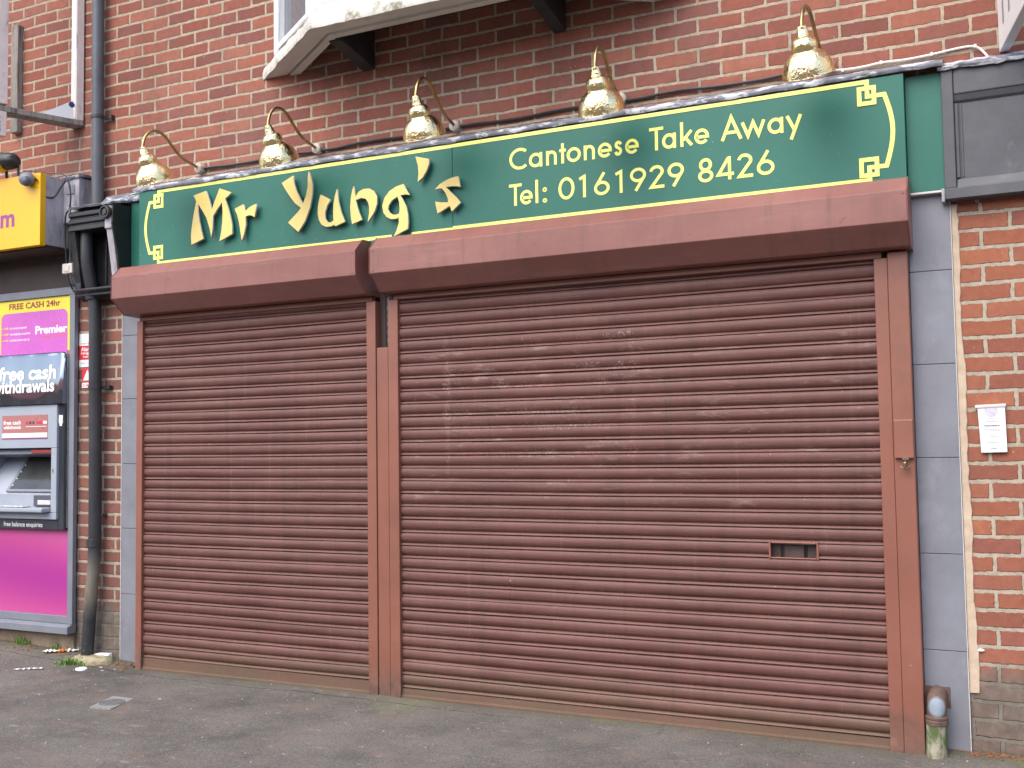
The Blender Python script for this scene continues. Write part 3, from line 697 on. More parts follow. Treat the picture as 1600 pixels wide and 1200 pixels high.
LETTERS = {
    'M': [(-4.406, 2.912), (-4.31, 2.93), (-4.283, 2.873), (-4.268, 2.824), (-4.263, 2.801), (-4.246, 2.845), (-4.22, 2.895), (-4.201, 2.933), (-4.109, 2.898), (-4.16, 2.866), (-4.138, 2.81), (-4.12, 2.755), (-4.107, 2.702), (-4.103, 2.647), (-4.201, 2.611), (-4.186, 2.675), (-4.179, 2.732), (-4.177, 2.791), (-4.183, 2.847), (-4.216, 2.813), (-4.253, 2.77), (-4.256, 2.705), (-4.264, 2.639), (-4.277, 2.696), (-4.302, 2.763), (-4.336, 2.814), (-4.37, 2.859), (-4.37, 2.812), (-4.362, 2.758), (-4.346, 2.697), (-4.326, 2.639), (-4.42, 2.611), (-4.424, 2.67), (-4.417, 2.722), (-4.404, 2.792), (-4.383, 2.873), (-4.393, 2.895)],
    'r': [(-4.085, 2.795), (-4.022, 2.815), (-4.01, 2.789), (-4.007, 2.771), (-3.982, 2.789), (-3.954, 2.8), (-3.921, 2.807), (-3.929, 2.769), (-3.938, 2.729), (-3.954, 2.74), (-3.979, 2.746), (-4.004, 2.74), (-4.002, 2.691), (-4.015, 2.64), (-4.031, 2.598), (-4.04, 2.643), (-4.051, 2.707), (-4.065, 2.755)],
    'Y': [(-3.736, 2.909), (-3.655, 2.942), (-3.649, 2.901), (-3.632, 2.849), (-3.608, 2.806), (-3.586, 2.767), (-3.564, 2.812), (-3.551, 2.867), (-3.55, 2.917), (-3.546, 2.953), (-3.53, 2.915), (-3.518, 2.874), (-3.52, 2.818), (-3.537, 2.742), (-3.571, 2.668), (-3.619, 2.608), (-3.691, 2.67), (-3.653, 2.699), (-3.622, 2.724), (-3.599, 2.746), (-3.642, 2.779), (-3.68, 2.826), (-3.711, 2.869)],
    'u': [(-3.462, 2.808), (-3.393, 2.771), (-3.416, 2.743), (-3.433, 2.701), (-3.431, 2.668), (-3.416, 2.645), (-3.393, 2.639), (-3.373, 2.648), (-3.375, 2.684), (-3.373, 2.739), (-3.363, 2.787), (-3.349, 2.827), (-3.34, 2.757), (-3.321, 2.689), (-3.294, 2.635), (-3.362, 2.615), (-3.367, 2.626), (-3.393, 2.617), (-3.426, 2.618), (-3.456, 2.634), (-3.474, 2.664), (-3.482, 2.701), (-3.48, 2.74), (-3.473, 2.772)],
    'n': [(-3.236, 2.83), (-3.229, 2.793), (-3.224, 2.765), (-3.204, 2.793), (-3.172, 2.805), (-3.133, 2.804), (-3.102, 2.786), (-3.083, 2.754), (-3.082, 2.716), (-3.096, 2.675), (-3.122, 2.64), (-3.143, 2.616), (-3.133, 2.663), (-3.133, 2.701), (-3.14, 2.728), (-3.159, 2.75), (-3.188, 2.757), (-3.222, 2.749), (-3.214, 2.715), (-3.201, 2.676), (-3.18, 2.634), (-3.247, 2.615), (-3.256, 2.66), (-3.259, 2.715), (-3.254, 2.769), (-3.245, 2.806)],
    'g': [(-2.912, 2.802), (-2.958, 2.793), (-3.001, 2.772), (-3.033, 2.738), (-3.047, 2.696), (-3.04, 2.658), (-3.021, 2.632), (-2.991, 2.616), (-2.96, 2.614), (-2.94, 2.62), (-2.941, 2.588), (-2.954, 2.552), (-2.974, 2.517), (-2.926, 2.536), (-2.885, 2.551), (-2.881, 2.587), (-2.883, 2.63), (-2.894, 2.679), (-2.915, 2.716), (-2.931, 2.742), (-2.897, 2.743), (-2.869, 2.736)],
    'g_hole': [(-2.949, 2.738), (-2.937, 2.705), (-2.934, 2.668), (-2.938, 2.641), (-2.959, 2.636), (-2.984, 2.641), (-3.003, 2.656), (-3.012, 2.676), (-3.005, 2.697), (-2.986, 2.719)],
    "'": [(-2.831, 2.944), (-2.746, 2.92), (-2.747, 2.894), (-2.762, 2.859), (-2.786, 2.825), (-2.818, 2.802), (-2.813, 2.845), (-2.816, 2.893)],
    's': [(-2.569, 2.803), (-2.555, 2.743), (-2.58, 2.75), (-2.615, 2.754), (-2.643, 2.752), (-2.615, 2.723), (-2.581, 2.69), (-2.555, 2.66), (-2.61, 2.616), (-2.621, 2.649), (-2.696, 2.615), (-2.705, 2.652), (-2.71, 2.681), (-2.675, 2.673), (-2.631, 2.669), (-2.633, 2.691), (-2.645, 2.719), (-2.669, 2.75), (-2.692, 2.75), (-2.712, 2.746), (-2.682, 2.773), (-2.638, 2.791), (-2.603, 2.8)],
}

def letter(key, hole=None):
    cu = bpy.data.curves.new('letter', 'CURVE'); cu.dimensions = '2D'; cu.fill_mode = 'BOTH'; cu.extrude = .0085; cu.bevel_depth = 0
    for P in [LETTERS[key]] + ([LETTERS[hole]] if hole else []):
        sp = cu.splines.new('POLY'); sp.points.add(len(P) - 1); sp.use_cyclic_u = True
        for q, (x, z) in zip(sp.points, P): q.co = (x, z, 0, 1)
    o = bpy.data.objects.new('letter', cu); COL.objects.link(o)
    me = bpy.data.meshes.new_from_object(o.evaluated_get(bpy.context.evaluated_depsgraph_get()))
    bpy.data.objects.remove(o); bpy.data.curves.remove(cu)
    og = ORI[sg]; me.materials.clear(); me.materials.append(M_['letface']); me.materials.append(M_['trim'])
    for v in me.vertices: v.co = Vector((v.co.x, -.127 - v.co.z, v.co.y)) - og
    bm = bmesh.new(); bm.from_mesh(me); bmesh.ops.remove_doubles(bm, verts=bm.verts, dist=1e-5); bmesh.ops.recalc_face_normals(bm, faces=bm.faces)
    for fc in bm.faces: fc.material_index = 0 if abs(fc.normal.y) > .7 else 1
    bm.to_mesh(me); bm.free()
    ob = bpy.data.objects.new('letter', me); COL.objects.link(ob); ob.parent = sg; ORI[ob] = og
    xs_ = [p[0] for p in LETTERS[key]]; zs_ = [p[1] for p in LETTERS[key]]
    MB().lathe([(.004, 0), (.004, .02)], (sum(xs_) / len(xs_) , -.119, sum(zs_) / len(zs_)), (0, 1, 0), 8).build('stud', 'steel', ob)
for k_ in ("M", "r", "Y", "u", "n", "'", "s"): letter(k_)
letter('g', 'g_hole')

# lead flashing over the sign ------------------------------------------------
def lead(name, label, x0, x1, step_, zf, zw, y_front, seed, lipz=.036, parent=None):
    m = MB(); rn = random.Random(seed); n = int((x1 - x0) / step_); zj = 0
    for i in range(n + 1):
        x = x0 + (x1 - x0) * i / n; zj = .7 * zj + rn.uniform(-.003, .003) + (rn.uniform(-.004, .006) if x > -.5 else 0); a = rn.uniform(-.0015, .0015)
        m.v += [(x, y_front + a, zf + zj), (x, y_front - .006 + a, zf + .012 + zj), (x, y_front - .003 + a, zf + lipz * .6 + zj + rn.uniform(-.002, .002)), (x, y_front + .018, zf + lipz + zj * .6), (x, -.03, zw - .012 + rn.uniform(-.003, .003)), (x, -.003, zw + rn.uniform(-.004, .004)), (x, -.003, zw - .02), (x, y_front + .012, zf + .004)]
    for i in range(n):
        for k in range(8): a = i * 8 + k; b = i * 8 + (k + 1) % 8; m.f.append((a, b, b + 8, a + 8))
    m.f.append(tuple(range(8))); m.f.append(tuple(n * 8 + k for k in range(8)))
    if parent: return m.build(name, 'lead', parent, smooth=True, angle=60)
    o = m.build(name, 'lead', None, smooth=True, angle=60, org=((x0 + x1) / 2, 0, zf)); tag(o, label, 'flashing'); return o
lead('lead_flashing', 'long grey lead flashing strip along the top edge of the green sign', -4.93, -.17, .04, 2.998, 3.066, -.108, 4)
lead('lead_flashing', 'short white stained lead piece above the dark panel at the right', -.192, 1.2, .03, 2.985, 3.045, -.085, 9, .025)
lead('lead_flashing', 'crumpled white lead cap at the left end of the green sign', -5.24, -4.90, .025, 2.955, 3.035, -.075, 14, .04)

# ------------------------------------------------------------ roller shutters
PITCH = .07
PROF = [(0., .004), (.0008, .0095), (.0030, .0125), (.0070, .0115), (.0118, .0075), (.0132, .002), (.0142, -.002), (.0158, .0), (.0195, .0045), (.026, .0098), (.035, .0138), (.046, .0150), (.056, .0138), (.063, .0112), (.0672, .0080), (.0682, .0005), (.0693, .0)]
def curtain(x0, x1, zbot, n, seed, slot=None):
    PITCH = .07 if slot else .0688
    m = MB(); rn = random.Random(seed)
    cols = [x0 + (x1 - x0) * i / 24 for i in range(25)]
    dents = [(rn.uniform(x0 + .2, x1 - .2), rn.uniform(.25, 1.5), rn.uniform(.04, .11), rn.uniform(.004, .009)) for _ in range(7)]
    if slot: cols = sorted([c for c in cols if not (abs(c - slot[0]) < .06 or abs(c - slot[1]) < .06 or slot[0] < c < slot[1])] + [slot[0], slot[1]])
    rows = []
    for k in range(n):
        jo, jt = rn.uniform(-.0022, .0022), rn.uniform(-.0012, .0012); sl = rn.uniform(-.0022, .0022)
        for z, y in PROF: rows.append((zbot + k * PITCH + z * PITCH / .07 + jt, y + jo, sl, k))
    nc = len(cols)
    for z, y, sl, k in rows:
        for c in cols:
            dn = sum(h_ * math.exp(-((c - dx) ** 2 + (z - dz) ** 2) / (2 * w_ * w_)) for dx, dz, w_, h_ in dents)
            m.v.append((c, -.05 - y - sl * math.sin(c * 2.3 + k) + dn, z + .0016 * math.sin(c * 1.7 + k * .9) * (abs(sl) > .001) - .002 * math.sin(math.pi * (c - x0) / (x1 - x0))))
    for r in range(len(rows) - 1):
        for c in range(nc - 1):
            if slot and cols[c] >= slot[0] - 1e-6 and cols[c + 1] <= slot[1] + 1e-6 and slot[2] < (rows[r][0] + rows[r + 1][0]) / 2 < slot[3]: continue
            a = r * nc + c; m.f.append((a, a + 1, a + nc + 1, a + nc))
    return m
HOUSE = [(-.002, 2.515), (-.178, 2.508), (-.252, 2.438), (-.252, 2.302), (-.150, 2.212), (-.004, 2.207)]
def shutter(label, x0, x1, bx0, bx1, zb, n, seed, slot=None):
    t = thing('roller_shutter', label, 'roller shutter', ((x0 + x1) / 2, -.05, 0), 'roller shutters on the shop front')
    curtain(x0, x1, zb, n, seed, slot).build('slat_curtain', 'shutter', t, smooth=True, angle=55)
    m = MB(); m.prism_x([(-.046, -.01), (-.046, zb - .002), (-.062, zb - .004), (-.064, .02), (-.074, .014), (-.074, -.01)], x0, x1); m.build('bottom_bar', 'shutter', t)
    hb = MB().prism_x(HOUSE, bx0 + .003, bx1 - .003).build('housing_box', 'box', t, bevel=.003)
    big = [(y - .0025 if y < -.01 else y, z + (.002 if z > 2.4 else -.002)) for y, z in HOUSE]
    for a, b in ((bx0, bx0 + .0028), (bx1 - .0028, bx1)):
        e = MB().prism_x(big, a, b).build('end_plate', 'box', hb, bevel=.001)
    for xx in (bx0 + .02, bx1 - .02):
        for zz in (2.425, 2.315): MB().lathe([(.0001, .0), (.004, .0), (.004, .003)], (xx, -.2548, zz), (0, 1, 0), 8).build('rivet', 'box', hb)
    B(x0 - .03, x1 + .03, -.074, -.03, 2.178, 2.206).build('head_rail', 'paint', t, bevel=.003)
    return t
s1 = shutter('narrow brown roller shutter on the left, pulled down, with its housing box', -4.872, -3.189, -4.96, -3.148, .078, 31, 21)
s2 = shutter('wide brown roller shutter on the right, pulled down, with a letter slot', -2.99, -.483, -3.06, -.322, .055, 31, 33, (-.987, -.774, .826, .893))
def guide(p, x0, x1, seams=()):
    m = MB(); m.box(x0, x1, -.082, -.0005 if True else 0, -.01, 2.177); g = m.build('guide_rail', 'paint', p, bevel=.003)
    return g
guide(s1, -4.916, -4.868); guide(s1, -3.192, -3.132)
guide(s2, -3.050, -2.987); guide(s2, -.486, -.429)
# letter slot frame
m = MB(); a, b, c, d = -.987, -.774, .826, .893
m.box(a - .006, a + .003, -.066, -.045, c - .006, d + .010); m.box(b - .003, b + .006, -.066, -.045, c - .006, d + .010)
m.box(a + .004, b - .004, -.065, -.045, d, d + .006); m.box(a + .004, b - .004, -.065, -.045, c - .004, c + .002)
m.build('letter_slot', 'paint', s2, bevel=.002)
m = MB(); m.box(-.428, -.343, -.086, -.0006, -.02, 2.200); pp = m.build('end_post', 'paint', s2, bevel=.004)
m = MB(); m.box(-.424, -.344, -.108, -.0865, 1.282, 1.452); m.build('lock_box', 'paint', pp, bevel=.004)
m = MB(); m.box(-.392, -.366, -.118, -.109, 1.277, 1.283); m.build('staple', 'steel', pp)
# mullion between the shutters with a gap at the top
mu = thing('shutter_post', 'brown post between the two roller shutters with a dark gap at its head', 'post', (-3.091, -.04, 0))
B(-3.1290, -3.0545, -.076, -.001, -.01, 1.915).build('cover', 'paint', mu, bevel=.003)
B(-3.1312, -3.095, -.034, -.001, 1.916, 2.25).build('back_strip', 'brownboard', mu)
B(-3.095, -3.0508, -.030, -.001, 1.916, 2.25).build('gap_black_plate', 'black', mu)  # solid black plate, its colour stands in for the darkness inside the gap
m = MB()
for k in range(6): m.box(-3.082, -3.064, -.040, -.0305, 1.945 + k * .045, 1.972 + k * .045)
m.build('chain_links', 'atmdark', mu, bevel=.002)
# padlock
pl = thing('padlock', 'small brass padlock hanging under the lock box on the right shutter post', 'padlock', (-.381, -.122, 1.25))
MB().tube([(-.381, -.112 - .012 * math.sin(R(a)), 1.262 + .024 * (1 - abs(math.cos(R(a))) * 0) * math.sin(R(a)) ) for a in range(0, 181, 20)], .0035, 8).build('shackle', 'steel', pl, smooth=True)
m = MB(); m.box(-.387, -.375, -.136, -.102, 1.238, 1.266); m.build('lock_body', 'arm', pl, bevel=.003)
m = MB(); m.tube([(-.402, -.112, 1.247), (-.39, -.12, 1.240), (-.372, -.12, 1.241), (-.362, -.112, 1.249)], .003, 6); m.build('split_pin', 'steel', pl, smooth=True)

# ------------------------------------------------------------ lamps
LAMPS = [(-4.461, -4.50), (-3.566, -3.580), (-2.645, -2.640), (-1.684, -1.664), (-.665, -.704)]
LLAB = ['leftmost of the five brass lamps, above the start of the yellow border', 'second brass lamp from the left, below the left corner of the bay window',
        'middle brass lamp of the five, above the apostrophe of the raised name', 'fourth brass lamp from the left, above the words on the sign', 'rightmost of the five brass lamps, beside the white cable']
def make_lamp(loc, label):
    t = thing('wall_lamp', label, 'lamp', loc, 'brass swan neck lamps over the sign'); x, y, z = loc
    A = [(0, 0, 0), (0, -.055, .012), (0, -.115, .026), (0, -.175, .058), (0, -.225, .100), (0, -.275, .140), (0, -.325, .153), (0, -.375, .140), (0, -.410, .100), (0, -.425, .060), (0, -.430, .025)]
    MB().tube([(x + p.x, y + p.y, z + p.z) for p in catmull(A, 5)], .0088, 10).build('arm', 'arm', t, smooth=True)
    MB().lathe([(.0001, -.02), (.020, -.02), (.030, -.014), (.031, 0), (.031, .02)], (x, y, z), (0, 1, 0), 20).build('mounting_plate', 'plate', t, smooth=True)
    ax = Vector((0, math.sin(R(27)), -math.cos(R(27)))); og = Vector((x, y - .430, z + .03))
    MB().lathe([(.0001, -.004), (.017, -.003), (.021, .004), (.021, .014), (.0235, .017), (.0255, .030), (.0295, .038), (.024, .045)], og, ax, 24).build('lamp_holder', 'brass', t, smooth=True)
    prof = [(.023, .043), (.037, .046), (.049, .057), (.0555, .073), (.057, .087), (.0535, .099), (.054, .103), (.066, .111), (.082, .125), (.097, .145), (.1065, .168), (.112, .192), (.1135, .205)]
    inner = [(r - .003, d) for r, d in prof[::-1]]
    MB().lathe(prof + [(.1145, .207)] + inner, og, ax, 48).build('lamp_shade', 'brass', t, smooth=True, angle=70)
    return t
lp = make_lamp((LAMPS[0][0], -.022, 3.115), LLAB[0])
def copy_thing(r, loc, label):
    c = r.copy(); COL.objects.link(c); c.location = loc; c['label'] = label
    for ch in list(r.children):
        k = ch.copy(); COL.objects.link(k); k.parent = c; k.matrix_parent_inverse = ch.matrix_parent_inverse.copy()
    return c
ALL = [lp]
for (xb, xs_), lb in list(zip(LAMPS, LLAB))[1:]: ALL.append(copy_thing(lp, (xb, -.022, 3.117), lb))
for o, (xb, xs_), wob in zip(ALL, LAMPS, (.0, .02, -.015, .025, -.01)):
    o.rotation_euler = (wob, 0, math.atan2(xs_ - xb, .37))
# cables along the wall
def cable(name, label, pts, r, mat, clips=(), cat='cable'):
    mb = MB().tube(catmull(pts, 5), r, 8); og = pts[0]
    t = thing(name, label, cat, og); mb.build('wire', mat, t, smooth=True)
    if clips:
        for x, y, z in clips: B(x - .006, x + .006, y - .006, y + .006, z - .008, z + .008).build('clip', mat, t, bevel=.002)
    return t
cb = []
for i in range(38):
    x = -4.44 + i * (3.78 / 37); cb.append((x, -.012 - (.004 if i % 2 else 0), 3.113 - .009 * abs(math.sin(i * .52)) ** 2 - (.006 if i > 30 else 0)))
cable('electric_cable', 'black cable running along the brickwork between the brass lamps', cb, .0085, 'cable')
wc = [(-.66, -.012, 3.092), (-.585, -.012, 3.084), (-.50, -.012, 3.084), (-.43, -.012, 3.089), (-.32, -.012, 3.085), (-.215, -.012, 3.089), (-.10, -.012, 3.098), (-.035, -.012, 3.092), (.005, -.012, 3.05), (.026, -.012, 3.0)]
cable('electric_cable', 'white cable clipped to the bricks at the right of the last lamp', wc, .0055, 'wcable', [(-.60, -.013, 3.082), (-.43, -.013, 3.09), (-.215, -.013, 3.09), (-.037, -.013, 3.095)])
# ------------------------------------------------------------ downpipe, console bracket
dp = thing('downpipe', 'black downpipe running down the brick pier beside the cash machine', 'downpipe', (-5.30, -.06, 0))
MB().tube([(-5.312, -.06, 6.), (-5.30, -.06, 4.2), (-5.293, -.06, 3.3), (-5.291, -.06, 2.93)], .0385, 20).build('upper_pipe', 'pipe_grey', dp, smooth=True)
lo = MB().tube([tuple(p) for p in catmull([(-5.325, -.115, 2.80), (-5.322, -.115, 2.60), (-5.312, -.085, 2.42), (-5.300, -.066, 2.30), (-5.297, -.062, 1.8), (-5.292, -.060, 1.2), (-5.291, -.060, .80), (-5.296, -.062, .62), (-5.313, -.066, .42), (-5.343, -.07, .0)], 4)], .0395, 20).build('lower_pipe', 'pipe', dp, smooth=True)
MB().lathe([(.0396, 0), (.045, .003), (.045, .05), (.0396, .054)], (-5.296, -.0625, .742), (-.03, 0, 1), 20).build('socket', 'pipe', dp, smooth=True, angle=30)
MB().lathe([(.0396, 0), (.044, .003), (.044, .05), (.0396, .054)], (-5.306, -.076, 2.345), (-.05, -.12, 1), 20).build('socket', 'pipe', dp, smooth=True, angle=30)
for z, x in ((3.545, -5.295), (1.76, -5.297)):
    m = MB().lathe([(.040, 0), (.0435, .001), (.0435, .022), (.040, .023)], (x, -.0605, z), (0, 0, 1), 20)
    m.box(x + .038, x + .085, -.030, -.014, z + .001, z + .021); m.box(x + .072, x + .092, -.032, -.002, z - .002, z + .024)
    m.build('pipe_clip', 'pipe', dp, smooth=True, angle=30)
m = MB(); m.box(-5.262, -5.245, -.025, -.001, .935, .957); m.build('wall_lug', 'pipe', dp, bevel=.003)

cn = thing('console_bracket', 'black timber console with a scroll end and lead cap between the two shop signs', 'console bracket', (-5.21, 0, 2.4))
m = MB()
m.prism_x([(0, 2.778), (0, 2.92), (-.19, 2.905), (-.198, 2.895), (-.198, 2.872), (-.182, 2.866), (-.182, 2.856), (-.198, 2.850), (-.198, 2.826), (-.184, 2.820), (-.184, 2.810), (-.198, 2.804), (-.198, 2.778)], -5.40, -5.075)
m.build('reeded_block', 'black', cn, bevel=.003)
m = MB(); m.box(-5.075, -5.016, -.202, 0, 2.765, 2.915); m.build('end_block', 'greyboard', cn, bevel=.006)
MB().lathe([(.0001, -.02), (.018, -.02), (.020, -.012), (.028, -.012), (.031, -.022), (.040, -.022), (.043, -.012), (.043, .02)], (-5.055, -.205, 2.868), (0, 1, 0), 28).build('scroll', 'black', cn, smooth=True, angle=30)
m = MB(); m.prism_x([(-.0, 2.41), (-.0, 2.764), (-.190, 2.764), (-.165, 2.62), (-.138, 2.45), (-.138, 2.41)], -5.072, -5.020); m.build('cheek', 'greyboard', cn, bevel=.004)
m = MB(); m.prism_x([(-.0, 2.41), (-.0, 2.777), (-.190, 2.777), (-.165, 2.62), (-.138, 2.45), (-.138, 2.41)], -5.40, -5.350); m.build('cheek', 'black', cn, bevel=.004)
m = MB(); m.prism_x([(-.0, 2.44), (-.0, 2.925), (-.200, 2.925), (-.206, 2.80), (-.16, 2.60), (-.140, 2.44)], -5.0155, -5.003); sb = m.build('side_board', 'black', cn, bevel=.002)
for yy, zz in ((-.135, 2.755), (-.095, 2.60), (-.09, 2.50)): MB().lathe([(.0001, 0), (.006, .0), (.006, .004)], (-5.0025, yy, zz), (-1, 0, 0), 8).build('screw_head', 'trim', sb)
B(-5.35, -5.072, -.03, -.001, 2.41, 2.777).build('back_panel', 'black', cn)
for xx in (-5.335, -5.305, -5.24): B(xx, xx + .012, -.042, -.0305, 2.45, 2.76).build('rib', 'black', cn, bevel=.003)
m = MB(); m.prism_x([(0, 2.34), (0, 2.409), (-.15, 2.409), (-.15, 2.395), (-.12, 2.380), (-.12, 2.365), (-.06, 2.34)], -5.41, -5.01); m.build('base_moulding', 'black', cn, bevel=.003)
mm_ = MB().tube([(-5.09, -.05, 2.345), (-5.03, -.12, 2.352), (-4.985, -.14, 2.36)], .014, 8).build('stub_bar', 'wood_g', cn, smooth=True)
lead('lead_cap', None, -5.405, -5.005, .018, 2.918, 2.985, -.212, 31, .022, cn)

# ------------------------------------------------------------ neighbouring shop: yellow sign
ys = thing('yellow_sign', 'yellow shop sign with a purple letter at the left edge', 'sign', (-6.5, -.3, 2.69))
B(-8.5, -5.5365, -.30, -.256, 2.690, 3.163).build('panel', 'yellow', ys, bevel=.003)
text('lettering', 'm', -5.905, -5.772, 2.838, .082, -.3006, 'purple', ys, bold=.03)
fb = thing('fascia_box', 'weathered grey boxed fascia carrying the yellow sign, with a lead top', 'fascia box', (-6.5, 0, 2.45))
B(-8.5, -5.5385, -.2555, -.125, 2.70, 3.158).build('side_board', 'greyboard', fb, bevel=.003)
B(-8.5, -5.5385, -.124, 0, 2.70, 3.14).build('side_board', 'greyboard', fb, bevel=.003)
B(-5.538, -5.392, -.120, -.001, 2.86, 3.155).build('end_pilaster', 'greyboard', fb, bevel=.006)
B(-5.538, -5.412, -.075, -.001, 2.456, 2.859).build('end_pilaster', 'black', fb, bevel=.006)
B(-5.50, -5.43, -.128, -.1205, 3.05, 3.11).build('cleat', 'atm', fb, bevel=.002)
B(-8.5, -5.54, -.250, -.0, 2.676, 2.6985).build('underside_board', 'brownboard', fb)
B(-8.5, -5.47, -.024, -.0, 2.455, 2.6755).build('fascia_board', 'brownboard', fb)
lead('lead_cap', None, -5.555, -5.38, .012, 3.150, 3.19, -.13, 41, .026, fb)
# flood lamp on the yellow sign
fl = thing('flood_lamp', 'black trough lamp with a yellow end sitting on top of the yellow sign', 'lamp', (-5.9, -.27, 3.16))
m = MB().lathe([(.0001, -.34), (.05, -.33), (.058, -.28), (.058, -.05), (.050, .0), (.030, .03), (.0001, .038)], (-5.785, -.30, 3.268), (1, 0, -.12), 18); m.build('lamp_body', 'black', fl, smooth=True, angle=50)
m = MB(); m.prism_x([(-.36, 3.195), (-.36, 3.235), (-.28, 3.262), (-.28, 3.215)], -6.3, -5.855); m.build('reflector_end', 'yellow', fl, bevel=.006)
for xx in (-5.77, -5.88): MB().tube([(xx, -.28, 3.24), (xx + .003, -.28, 3.158)], .009, 8).build('bracket', 'black', fl, smooth=True)
eg = thing('dome_sensor', 'grey egg shaped sensor fixed to the top corner of the yellow sign', 'sensor', (-5.61, -.33, 3.115))
MB().blob((-5.625, -.33, 3.122), (.056, .045, .046), 20, 12).build('housing', 'frame', eg, smooth=True, angle=180)
MB().blob((-5.598, -.355, 3.100), (.028, .028, .034), 16, 8).build('lens', 'atmdark', eg, smooth=True, angle=180)
cable('loose_wire', 'black wire looping from the yellow sign down beside the grey pilaster', [(-5.60, -.31, 3.13), (-5.56, -.30, 3.11), (-5.545, -.27, 3.02), (-5.53, -.20, 3.02), (-5.50, -.17, 3.09), (-5.455, -.16, 3.13), (-5.425, -.16, 3.05), (-5.43, -.16, 2.95), (-5.465, -.16, 2.90), (-5.48, -.15, 2.80), (-5.478, -.14, 2.60), (-5.47, -.12, 2.46), (-5.44, -.08, 2.38), (-5.41, -.05, 2.34)], .0055, 'cable', cat='wire')
cable('loose_wire', 'thin grey wire hanging straight down beside the black console bracket', [(-5.72, -.28, 3.20), (-5.64, -.27, 3.19), (-5.56, -.22, 3.18), (-5.47, -.17, 3.165), (-5.44, -.15, 3.08), (-5.435, -.15, 2.9), (-5.445, -.14, 2.7), (-5.45, -.13, 2.5), (-5.43, -.1, 2.42)], .004, 'pipe_grey', cat='wire')
jb = thing('junction_box', 'small cream junction box hanging under the black console bracket', 'junction box', (-5.47, -.11, 2.55))
m = MB(); m.box(-5.508, -5.418, -.150, -.085, 2.520, 2.586); m.build('box', 'soffit', jb, bevel=.006)
m = MB(); m.box(-5.488, -5.440, -.155, -.1505, 2.534, 2.572); m.build('cover', 'soffit', jb, bevel=.004)

# ------------------------------------------------------------ neighbouring shop: print panel and cash machine
sp = thing('print_panel', 'magenta and yellow printed shopfront panel in a grey metal frame', 'shopfront panel', (-6.5, -.03, .18))
m = MB(); m.box(-5.553, -5.505, -.045, -.0125, .235, 2.40); m.box(-8.5, -5.505, -.047, -.0125, 2.4005, 2.452); m.build('frame', 'frame', sp, bevel=.003)
m = MB(); m.box(-8.5, -5.553, -.043, -.0125, .235, .285); m.build('frame', 'frame', sp, bevel=.003)
m = MB(); m.prism_x([(-.0125, .176), (-.0125, .234), (-.05, .234), (-.085, .222), (-.085, .176)], -8.5, -5.503); m.build('sill', 'frame', sp, bevel=.003)
m = MB(); m.box(-8.5, -5.5535, -.030, -.0125, .2855, .93); m.box(-5.625, -5.5535, -.030, -.0125, .93, 2.3995); m.box(-8.5, -5.625, -.030, -.0125, 1.62, 2.3995)
mp = m.build('print', 'magenta', sp)
B(-8.5, -5.5538, -.0314, -.0303, 2.033, 2.399).build('yellow_header', 'pyellow', sp)
rr = []
X0, X1, Z0, Z1, rad = -6.225, -5.585, 1.95, 2.312, .045
rr = [(X0, Z0), (X1, Z0)] + [(X1 - rad + rad * math.cos(R(a)), Z1 - rad + rad * math.sin(R(a))) for a in range(0, 91, 10)] + [(X0 + rad + rad * math.cos(R(a)), Z1 - rad + rad * math.sin(R(a))) for a in range(90, 181, 10)]
MB().prism_y(rr, -.0326, -.0315).build('lilac_field', 'lilac', sp)
YT = -.0331
text('lettering', 'FREE CASH 24hr', -6.149, -5.653, 2.338, .041, -.0319, 'redtext', sp, bold=.03)
text('lettering', 'Premier', -5.889, -5.586, 2.158, .053, YT, 'white', sp, bold=.035)
text('lettering', 'Amazing Value Locally', -5.818, -5.599, 2.128, .018, YT, 'orange', sp, bold=.006)
for s_, z_, x1_ in (('all cards accepted', 2.202, -5.974), ('free balance enquiries', 2.161, -5.936), ('mobile phone top up', 2.119, -5.944)):
    text('lettering', s_, -6.138, x1_, z_, .016, YT, 'white', sp, bold=.02)
    m = MB(); m.prism_y([(-6.235, z_ + .006), (-6.165, z_ + .004), (-6.165, z_ - .001), (-6.148, z_ + .008), (-6.165, z_ + .017), (-6.165, z_ + .011)], YT - .0006, YT); m.build('arrow', 'pyellow', sp)
m = MB(); m.prism_y([(-5.76, 2.212), (-5.70, 2.219), (-5.665, 2.228), (-5.70, 2.224)], YT - .0006, YT); m.build('swoosh', 'orange', sp)

cm = thing('cash_machine', 'grey wall cash machine with a glossy black surround and a slanted screen', 'cash machine', (-6.1, -.08, .85))
def rrect(x0, x1, z0, z1, r, n=6):
    out = []
    for cx, cz, a0 in ((x1 - r, z0 + r, -90), (x1 - r, z1 - r, 0), (x0 + r, z1 - r, 90), (x0 + r, z0 + r, 180)):
        out += [(cx + r * math.cos(R(a0 + 90 * i / n)), cz + r * math.sin(R(a0 + 90 * i / n))) for i in range(n + 1)]
    return out
FX0, FX1 = -6.55, -5.560
def hsurf(x, z):                                  # bulged plastic header, leaning back towards its top, slightly rippled
    return -.100 + .24 * (z - 1.675) ** 2 + .0016 * math.sin(x * 13 + z * 5) * math.sin((z - 1.675) * 9) + .0009 * math.sin(x * 31)
m = MB(); nx, nz = 60, 24
for i in range(nx + 1):
    x = FX0 + (FX1 - FX0) * i / nx; e = min(x - FX0, FX1 - x); top = 2.02 - (.03 - math.sqrt(max(0, .03 ** 2 - (.03 - min(e, .03)) ** 2)))
    ed = .010 * (1 - min(e, .012) / .012) ** 2
    for j in range(nz + 1):
        z = 1.675 + (top - 1.675) * j / nz; m.v.append((x, hsurf(x, z) + ed + (.008 if j == nz else 0), z))
